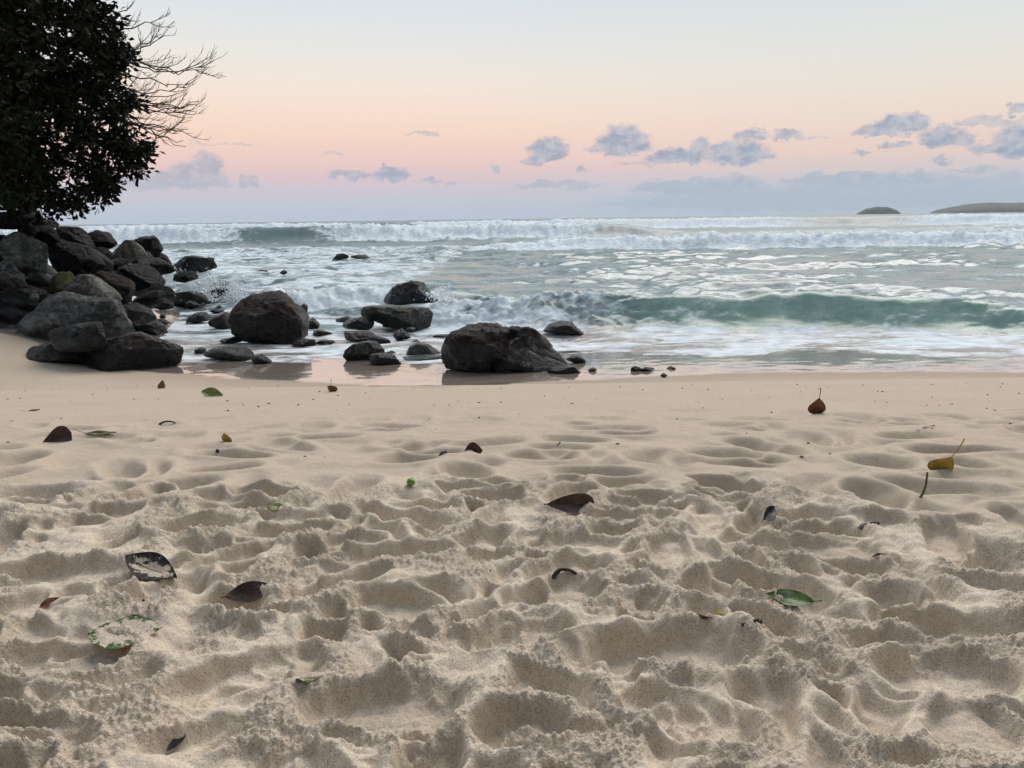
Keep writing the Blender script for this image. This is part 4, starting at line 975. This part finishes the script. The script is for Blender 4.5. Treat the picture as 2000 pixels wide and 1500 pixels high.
def bare_tree():
    base = np.array([-10.2, 15.2, 0.6]); D = 14.6
    t = empty('bare_tree', base); tag(t, 'leafless tree with upcurved twigs sticking out behind the leafy one', 'tree')
    rr = random.Random(12)
    b = Tubes(); hub = pix(60, 190, D) - base
    b.add([np.zeros(3), hub * np.array([.3, 1, .5]), hub], [0.22, 0.16, 0.09], 9); obj('trunk', b.mesh('trunk'), BARK, t)
    P = lambda x, y, j=0.0: pix(x, y, D + j) - base
    def twig(tb, p0, p1, p2, r0_, depth, n=10):
        c = bez(p0, p1, p2, n); Lj = np.linalg.norm(p2 - p0) * 0.022
        c[1:-1] += np.array([[rr.gauss(0, Lj), rr.gauss(0, Lj), rr.gauss(0, Lj)] for _ in range(n - 2)])
        tb.add(c, np.linspace(r0_, max(0.0020, r0_ * 0.3), n), 4)
        if depth == 0: return
        L = np.linalg.norm(p2 - p0)
        for q in range(rr.randint(4, 7)):
            i = rr.randint(1, n - 2); s = c[i]; tan = c[i + 1] - c[i]; tan /= np.linalg.norm(tan)
            side = rr.choice((-1, 1, 1))
            dv = tan * 0.95 + np.array([0, rr.uniform(-.4, .4), side * rr.uniform(.15, .6)]); dv /= np.linalg.norm(dv)
            l = L * rr.uniform(0.18, 0.42)
            e = s + dv * l + np.array([0, 0, 0.10 * l + 0.03])
            twig(tb, s, s + dv * l * 0.55 - np.array([0, 0, 0.05 * l]), e, max(0.003, r0_ * 0.45), depth - 1, 6)
    fans = [([(200, 22), (240, 28), (268, 12)], 1), ([(205, 60), (270, 62), (342, 28)], 2), ([(215, 45), (255, 52), (285, 40)], 1), ([(230, 115), (280, 100), (338, 70)], 2),
            ([(235, 95), (330, 160), (430, 120)], 2), ([(235, 105), (330, 150), (434, 132)], 2), ([(225, 125), (310, 180), (405, 160)], 2), ([(215, 165), (310, 190), (390, 172)], 2),
            ([(205, 160), (330, 235), (425, 198)], 2), ([(205, 175), (320, 240), (415, 218)], 2), ([(205, 180), (300, 262), (399, 252)], 2), ([(215, 195), (290, 268), (385, 274)], 2),
            ([(208, 185), (300, 215), (400, 205)], 2), ([(235, 230), (290, 255), (370, 260)], 1), ([(255, 245), (300, 275), (320, 276)], 1)]
    fans += [([(x + rr.uniform(-8, 8), y + rr.uniform(-14, 14)) for x, y in p], d) for p, d in fans[3::2]]
    for pts, dep in fans:
        j = rr.uniform(-0.5, 0.5); tb = Tubes()
        (ax, ay), (mx, my), (ex, ey) = pts; ex = ax + (ex - ax) * 0.84; mx = ax + (mx - ax) * 0.84
        a, m_, e = P(ax, ay, j), P(mx, my, j), P(ex, ey, j)
        tb.add(bez(hub, 0.5 * (hub + a) + np.array([0, 0, .1]), a, 7), np.linspace(0.035, 0.018, 7), 5)
        twig(tb, a, m_, e, 0.016, dep)
        obj('branch', tb.mesh('branch'), BARK, t)
bare_tree()

# unseen trees behind the viewer, added to keep the land side dark
def unseen_wood():
    rr = np.random.default_rng(9); k = 26000
    x = rr.uniform(-26, 26, k); u = rr.random(k)
    y = -4.6 - 2.5 * rr.random(k) + 0.8 * perlin2(x / 2, u * 3, 4); z = 1.0 + u * 6.0 * (1 + 0.25 * perlin2(x / 4, x * 0, 5))
    P = np.stack([x, y, z], -1); a = rr.normal(size=(k, 3)); a /= np.linalg.norm(a, axis=1)[:, None]
    b = np.cross(a, rr.normal(size=(k, 3))); b /= np.linalg.norm(b, axis=1)[:, None]
    s = rr.uniform(0.18, 0.4, k)[:, None]
    V = np.stack([P - a * s, P + b * s * 0.5, P + a * s, P - b * s * 0.5], 1).reshape(-1, 3)
    o = obj('unseen_wood', quick_mesh('unseen_wood', V, np.arange(4 * k).reshape(-1, 4), smooth=False), LEAFM)
    tag(o, 'unseen dark wood at the back of the beach, added to shade the land side', kind='stuff')
unseen_wood()

# ------------------------------------------------------------------ litter on the sand
SANDC = (0.56, 0.465, 0.36, 1)
def mat_leaf(name, c1, c2, rough=0.45, sandy=0.0):
    mt, nd, lk, bs, out = new_mat(name)
    tc = nd.new('ShaderNodeTexCoord').outputs['Object']
    n = noise(nd, lk, tc, 60, 6, 0.65); f = noise(nd, lk, tc, 420, 4, 0.7)
    c = MIX(nd, lk, SS(nd, lk, n, 0.36, 0.64), (*c1, 1), (*c2, 1))
    c = MIX(nd, lk, SS(nd, lk, f, 0.60, 0.66, 0, 0.5), c, SANDC)
    ro = rough
    if sandy > 0:
        rim = attr(nd, 'rim')
        k = M(nd, lk, 'ADD', M(nd, lk, 'MULTIPLY', M(nd, lk, 'SUBTRACT', n, 0.5), 2.2), M(nd, lk, 'SUBTRACT', sandy, rim))
        sc_ = MIX(nd, lk, SS(nd, lk, f, 0.35, 0.6), (0.28, 0.215, 0.155, 1), (0.60, 0.50, 0.39, 1))
        k = M(nd, lk, 'ADD', k, M(nd, lk, 'MULTIPLY', M(nd, lk, 'SUBTRACT', f, 0.5), 0.7))
        c = MIX(nd, lk, SS(nd, lk, k, -0.05, 0.10, 0, 0.96), c, sc_)
        ro = 0.85
    lk.new(c, bs.inputs['Base Color']); bs.inputs['Roughness'].default_value = ro
    lk.new(bump(nd, lk, n, 0.4, 0.002), bs.inputs['Normal'])
    return mt
LM = {
    'darkbrown': mat_leaf('leaf_dark_brown', (0.016, 0.005, 0.003), (0.060, 0.018, 0.009)),
    'brown': mat_leaf('leaf_brown', (0.08, 0.025, 0.009), (0.19, 0.075, 0.022)),
    'red': mat_leaf('leaf_red_brown', (0.10, 0.03, 0.015), (0.22, 0.09, 0.05)),
    'yellow': mat_leaf('leaf_yellow', (0.28, 0.19, 0.02), (0.45, 0.34, 0.05)),
    'olive': mat_leaf('leaf_olive', (0.05, 0.045, 0.012), (0.16, 0.13, 0.035)),
    'green': mat_leaf('leaf_green', (0.02, 0.06, 0.008), (0.10, 0.17, 0.02)),
    'yellowgreen': mat_leaf('leaf_yellow_green', (0.10, 0.12, 0.02), (0.24, 0.25, 0.06)),
    'black': mat_leaf('leaf_black', (0.006, 0.004, 0.004), (0.018, 0.011, 0.009)),
    'black_sandy': mat_leaf('leaf_black_sandy', (0.006, 0.004, 0.004), (0.018, 0.011, 0.009), sandy=0.55),
    'green_sandy': mat_leaf('leaf_green_sandy', (0.015, 0.05, 0.008), (0.08, 0.14, 0.02), sandy=0.86),
}

def leaf(label, px, py, size, ratio, yaw, pitch, roll, fold, curl, mat, stem=0.0, sink=0.15, rib=True, group='fallen leaves on the sand', torn=0.0, tear=0, twist=0.0):
    """size: length in photo pixels; py is where the leaf meets the sand"""
    g = sand_hit(px, py)
    dist = float(np.linalg.norm(g - np.array([0, 0, EYE])))
    L = size / FPX * dist; W = L * ratio
    nu, nv = 22, 11
    rr = np.random.default_rng(int(px * 7 + py))
    def surf(t, w):
        """t 0..1 along, w -1..1 across"""
        tt = np.clip(t, 0, 1)
        base = tt ** 1.05 * (1 - tt) ** 0.5 / 0.395 if tear else np.sin(math.pi * tt ** 0.9) ** 0.95
        wid = 0.5 * W * base * (1 - torn * 0.5 * np.clip(np.sin(t * 17 + w * 3), 0, 1))
        y = w * wid
        ang = curl * (t - 0.5)
        if abs(curl) > 1e-3:
            rad = L / curl; x = rad * np.sin(ang); z = rad * (1 - np.cos(ang))
        else:
            x = (t - 0.5) * L; z = 0 * t
        z = z + np.abs(y) * math.tan(fold) + 0.015 * L * np.sin(t * 9 + 2 * w + px)
        return np.stack([x + 0 * y, y, z], -1)
    T, Wd = np.meshgrid(np.linspace(0.0, 1.0, nu), np.linspace(-1, 1, nv), indexing='ij')
    top = surf(T, Wd).reshape(-1, 3); th = 0.0011
    V = np.vstack([top + np.array([0, 0, th / 2]), top - np.array([0, 0, th / 2])])
    q = grid_quads(nu, nv); n = nu * nv
    F = [tuple(x) for x in q] + [tuple(x[::-1] + n) for x in q]
    ring = [i * nv for i in range(nu)] + [(nu - 1) * nv + j for j in range(1, nv)] + [i * nv + nv - 1 for i in range(nu - 2, -1, -1)] + [j for j in range(nv - 2, 0, -1)]
    for a, b in zip(ring, ring[1:] + ring[:1]): F.append((b, a, a + n, b + n))
    rim = np.maximum(np.abs(Wd), np.abs(T * 2 - 1)).ravel()
    Rm = np.array(Matrix.Rotation(twist, 3, 'Y') @ Matrix.Rotation(yaw, 3, 'Z') @ Matrix.Rotation(-pitch, 3, 'Y') @ Matrix.Rotation(roll, 3, 'X'))
    V = V @ Rm.T
    lo = V[:, 2].min(); hi = V[:, 2].max()
    off = np.array([0, 0, -lo - sink * (hi - lo) - 0.001])
    t = empty('leaf', g); tag(t, label, 'leaf', group)
    obj('blade', quick_mesh('blade', V + off, F, {'rim': np.concatenate([rim, rim])}), LM[mat], t)
    mid = surf(np.linspace(0.0, 0.96, 14), np.zeros(14)) + np.array([0, 0, 0.0006])
    mat2 = LM[mat.split('_')[0]]
    if rib:
        tb = Tubes(); tb.add(mid @ Rm.T + off, np.linspace(0.010 * W + 0.0005, 0.0005, 14), 5); obj('midrib', tb.mesh('midrib'), mat2, t)
    if stem > 0:
        p0 = mid[0]; d = mid[0] - mid[1]; d /= np.linalg.norm(d)
        pts = [p0 + d * L * stem * s + np.array([0, 0, 0.25 * L * stem * s * s]) for s in np.linspace(0, 1, 8)]
        tb = Tubes(); tb.add(np.array(pts) @ Rm.T + off, np.linspace(0.010 * W + 0.0008, 0.014 * W + 0.0008, 8), 6); obj('stem', tb.mesh('stem'), mat2, t)
    return t

def stick(name, label, pts, r, mat, cat='twig', lift=0.3, forks=(), group=None):
    """pts: photo pixels along the stick, each on or just above the sand"""
    g0 = sand_hit(*pts[0]); d0 = g0[1]
    W3 = [g0] + [pix(x, y, d0 + 0.01 * i) for i, (x, y) in enumerate(pts[1:], 1)]
    base = W3[0].copy()
    P = [p - base for p in W3]; P[0] = P[0] - np.array([0, 0, r])
    t = empty(name, base); tag(t, label, cat, group)
    c = np.array(P)
    if len(c) == 3: c = bez(c[0], 2 * c[1] - 0.5 * (c[0] + c[2]), c[2], 10)
    tb = Tubes(); tb.add(c, np.linspace(r * 1.15, r * 0.75, len(c)), 7); obj('shaft', tb.mesh('shaft'), LM[mat], t)
    for fx, fy in forks:
        e = pix(fx, fy, d0) - base; m0 = c[len(c) // 2]
        tb = Tubes(); tb.add(bez(m0, 0.5 * (m0 + e), e, 5), np.linspace(r * 0.8, r * 0.4, 5), 6); obj('fork', tb.mesh('fork'), LM[mat], t)
    tip = Tubes(); tip.add([c[-1], c[-1] + (c[-1] - c[-2]) * 0.25], [r * 0.95, r * 0.6], 7); obj('tip', tip.mesh('tip'), LM[mat], t)
    return t

HP = math.pi / 2
leaf('small brown leaf poking up at the sand edge, left of the green one', 317, 758, 22, .62, 1.2, 1.2, 0.3, .3, .4, 'brown', sink=.3)
leaf('curled yellow-green leaf near the far edge of the sand', 416, 774, 42, .5, 0.0, 0.0, 0.95, .5, .9, 'yellowgreen', sink=.1, twist=.2)
leaf('brown three-cornered leaf with raised stem by the wet sand', 648, 765, 26, .75, 1.7, -0.95, 0.2, .5, .3, 'brown', stem=.55, sink=.35)
leaf('tiny reddish leaf scrap lying at the far left', 66, 803, 22, .3, 0.1, 0.15, .5, .2, .5, 'red', stem=.3, sink=.2)
leaf('dark brown cupped leaf standing on the sand at the left', 112, 863, 54, .72, 0.25, 0.2, 1.2, .2, .6, 'darkbrown', sink=.25, tear=1, twist=-.2)
leaf('narrow olive leaf lying flat right of the dark cupped one', 197, 848, 56, .2, -0.02, 0.02, .35, .3, .3, 'olive', stem=.3, sink=.1)
leaf('small upright yellow leaf on smooth sand at the left', 441, 863, 26, .8, 1.6, -1.1, .2, .3, .3, 'yellow', stem=.0, sink=.2, tear=1)
leaf('dark half-disc of a leaf stuck in the sand near the middle', 925, 881, 36, .95, 0.02, 0.02, 1.45, .12, .5, 'darkbrown', sink=.45)
leaf('largest dark brown leaf, arched with a pointed tip', 1118, 1000, 104, .44, 0.1, 0.05, 1.1, .35, -1.3, 'darkbrown', stem=.05, sink=.16, tear=1, twist=.16)
leaf('glossy brown leaf standing upright with its stem in the air', 1596, 808, 38, .85, 1.75, -1.15, 0.35, .15, .3, 'brown', stem=.45, sink=.10, tear=1, twist=-.12)
leaf('yellow leaf standing half buried with its stem pointing up right', 1842, 917, 46, .95, 1.6, -1.0, 0.1, .15, .2, 'yellow', stem=.75, sink=.30, tear=1, twist=.3)
leaf('dark folded leaf with pale midrib in the trampled sand, right', 1500, 1006, 44, .5, 0.75, 0.35, .9, .7, .4, 'black', stem=.2, sink=.15)
leaf('small flat reddish leaf on the smooth sand at the right', 1812, 837, 40, .25, 0.5, 0.1, .15, .2, .1, 'red', stem=.3, sink=.25)
leaf('large black curled leaf dusted with sand in the left foreground', 297, 1120, 108, .50, -0.25, -0.05, 0.42, .35, .7, 'black_sandy', sink=.08, twist=.25)
leaf('red-brown oval leaf in the left foreground', 492, 1176, 92, .40, 0.1, 0.02, 0.9, .12, .2, 'darkbrown', stem=.06, sink=.06, twist=-.15)
leaf('green leaf mostly covered with sand in the left foreground', 245, 1232, 118, .8, 0.15, 0.0, 0.12, .03, .2, 'green_sandy', sink=.62, torn=.25, rib=False)
leaf('small reddish leaf scrap left of the sand-covered green leaf', 98, 1180, 32, .5, 0.6, 0.25, .8, .2, .3, 'red', sink=.3)
leaf('small green leaf with stem in a footprint in the left foreground', 592, 1334, 42, .65, 2.4, -0.25, .5, .25, .3, 'green', stem=.7, sink=.2)
stick('leaf', 'thin brown leaf edge arching out of the sand in the foreground', [(1080, 1130), (1100, 1111), (1134, 1127)], 0.0042, 'darkbrown', 'leaf', group='fallen leaves on the sand')
leaf('green pointed leaf lying on crumbly sand at the right', 1542, 1170, 84, .40, 3.0, 0.0, -0.55, .2, .3, 'green', stem=.14, sink=.25, twist=.12)
leaf('small reddish leaf lying beside the deep footprint', 1370, 1206, 38, .4, 2.9, 0.1, .5, .2, .2, 'red', sink=.25)
leaf('tiny yellow leaf scrap right of the small reddish one', 1412, 1198, 32, .25, -0.4, 0.05, .4, .2, .2, 'yellow', sink=.3)
leaf('small pale green leaf sunk in smooth sand left of the berry', 541, 990, 34, .5, 0.05, 0.05, .45, .15, .2, 'yellowgreen', sink=.35)
leaf('dark narrow leaf scrap in the bottom left foreground', 348, 1454, 44, .3, 0.95, 0.3, .4, .3, .2, 'black', sink=.2)
leaf('tiny brown leaf bit on a mound at the right', 1716, 1085, 24, .35, 0.15, 0.1, .7, .2, .3, 'brown', sink=.25)
stick('twig', 'thin leaf stem standing upright from the sand at the right', [(1795, 972), (1806, 955), (1811, 924)], 0.0032, 'olive')
stick('twig', 'thin dark bowed twig lying on the far sand at the left', [(310, 828), (326, 823), (342, 826)], 0.0045, 'black')
stick('twig', 'small forked dark twig on smooth sand near the middle', [(858, 890), (868, 883), (880, 895)], 0.0035, 'black', forks=[(871, 879)])
stick('twig', 'short dark stick tilted on the smooth sand right of middle', [(1089, 870), (1093, 865)], 0.004, 'black')
stick('charred_stick', 'short black charred stick in the sand at the right', [(1680, 1031), (1696, 1024), (1713, 1025)], 0.0085, 'black')
stick('twig', 'dark crooked twig on the rim right of the deep footprint', [(1446, 1220), (1466, 1215), (1486, 1214)], 0.0045, 'black', forks=[(1481, 1210)])
stick('twig', 'thin reddish twig lying below the green pointed leaf', [(1632, 1180), (1650, 1184), (1690, 1188)], 0.003, 'red')

def fruit(label, px, py, size, mat):
    g = sand_hit(px, py); r = 0.5 * size / FPX * float(np.linalg.norm(g - np.array([0, 0, EYE])))
    t = empty('fruit', g); tag(t, label, 'fruit')
    d, f = ico(3); V = d * r * np.array([1, 1, 0.96]); V[:, 2] -= 0.16 * r * np.exp(-((d[:, 0] - .2) ** 2 + d[:, 1] ** 2) / 0.05) * (d[:, 2] > 0)
    obj('berry_body', quick_mesh('berry_body', V + np.array([0, 0, r * 0.8]), f), mat, t)
    tb = Tubes(); tb.add([(r * .2, 0, r * 1.55), (r * .25, 0, r * 1.78), (r * .36, 0, r * 1.95)], [r * .1, r * .07, r * .08], 6); obj('stalk', tb.mesh('stalk'), LM['olive'], t)
fruit('round green berry lying on the smooth sand', 803, 948, 17, mat_simple('green_berry', (0.12, 0.20, 0.02), (0.22, 0.33, 0.05), 40, 0.35, spec=0.5))
fruit('tiny dark seed on the sand below the yellow leaf', 425, 884, 7, LM['black'])

def debris():
    rr = np.random.default_rng(31); V = []; F = []
    for i in range(130):
        px = rr.uniform(0, 2000); py = 745 + abs(rr.normal()) * 55
        if rr.random() < .12: py = rr.uniform(900, 1300)
        x, y = ground_pt(px, py); z = float(sand_height(np.array([x]), np.array([y]))[0]) if py > 840 else float(plain(x, y)) + 0.001
        L = rr.uniform(0.004, 0.012) * (0.5 if py > 900 else 1); a = rr.normal() * 0.6; w = L * rr.uniform(.2, .5); b = len(V)
        c, s_ = math.cos(a), math.sin(a)
        for u, v, h in ((-L, 0, .0), (0, -w, .0015), (L, 0, .001), (0, w, .0015), (0, 0, .005), (0, 0, -.003)):
            V.append((x + u * c - v * s_, y + u * s_ + v * c, z + h))
        F += [(b, b + 1, b + 4), (b + 1, b + 2, b + 4), (b + 2, b + 3, b + 4), (b + 3, b, b + 4), (b + 1, b, b + 5), (b + 2, b + 1, b + 5), (b + 3, b + 2, b + 5), (b, b + 3, b + 5)]
    tag(obj('beach_debris', quick_mesh('beach_debris', V, F, smooth=False), LM['darkbrown']), 'specks of plant debris strewn over the sand', kind='stuff')
debris()

# ------------------------------------------------------------------ spray thrown up at the rocks
def spray():
    mt, nd, lk, bs, out = new_mat('spray_droplets'); bs.inputs['Base Color'].default_value = (0.82, 0.86, 0.88, 1); bs.inputs['Roughness'].default_value = 0.5
    rr = np.random.default_rng(77); V = []; F = []
    oc = np.array([(1, 0, 0), (-1, 0, 0), (0, 1, 0), (0, -1, 0), (0, 0, 1), (0, 0, -1)], float)
    of = [(0, 2, 4), (2, 1, 4), (1, 3, 4), (3, 0, 4), (2, 0, 5), (1, 2, 5), (3, 1, 5), (0, 3, 5)]
    def jet(px, py, d, n, sx, sz, lean):
        b0 = pix(px, py, d)
        for i in range(n):
            h = abs(rr.normal()) * sz
            p = b0 + np.array([rr.normal() * sx * (1 - 0.4 * min(h / (2 * sz), 1)) + lean * h, rr.normal() * 0.25, h - 0.1])
            r = rr.choice([0.006, 0.010, 0.016, 0.028], p=[.5, .32, .15, .03]); b = len(V)
            V.extend(p + oc * r * rr.uniform(.7, 1.3, 3)); F.extend([(b + x, b + y, b + z) for x, y, z in of])
    jet(370, 570, 16.6, 1600, .20, .20, -.1); jet(400, 580, 16.6, 900, .18, .12, .1); jet(456, 578, 16.5, 1800, .10, .20, .2); jet(412, 556, 17.0, 1400, .28, .18, 0)
    jet(330, 545, 16.5, 700, .2, .2, 0); jet(862, 572, 13.4, 500, .14, .10, .3)
    tag(obj('sea_spray', quick_mesh('sea_spray', V, F), mt), 'white spray of a wave breaking on the rocks at the left', kind='stuff')
spray()

# ------------------------------------------------------------------ sea air
def haze():
    mt = bpy.data.materials.new('haze'); mt.use_nodes = True; nt = mt.node_tree; nt.nodes.clear()
    o = nt.nodes.new('ShaderNodeOutputMaterial'); v = nt.nodes.new('ShaderNodeVolumePrincipled')
    v.inputs['Color'].default_value = (0.90, 0.94, 0.98, 1); v.inputs['Density'].default_value = 0.00008
    nt.links.new(v.outputs[0], o.inputs['Volume'])
    x, y0, y1, z0, z1 = 13000, -60, 5700, -3.5, 75
    V = [(sx, sy, sz) for sz in (z0, z1) for sy in (y0, y1) for sx in (-x, x)]
    F = [(0, 2, 3, 1), (4, 5, 7, 6), (0, 1, 5, 4), (2, 6, 7, 3), (0, 4, 6, 2), (1, 3, 7, 5)]
    tag(obj('haze', quick_mesh('haze', V, F, smooth=False), mt), 'thin sea haze veiling the horizon', kind='stuff')
haze()
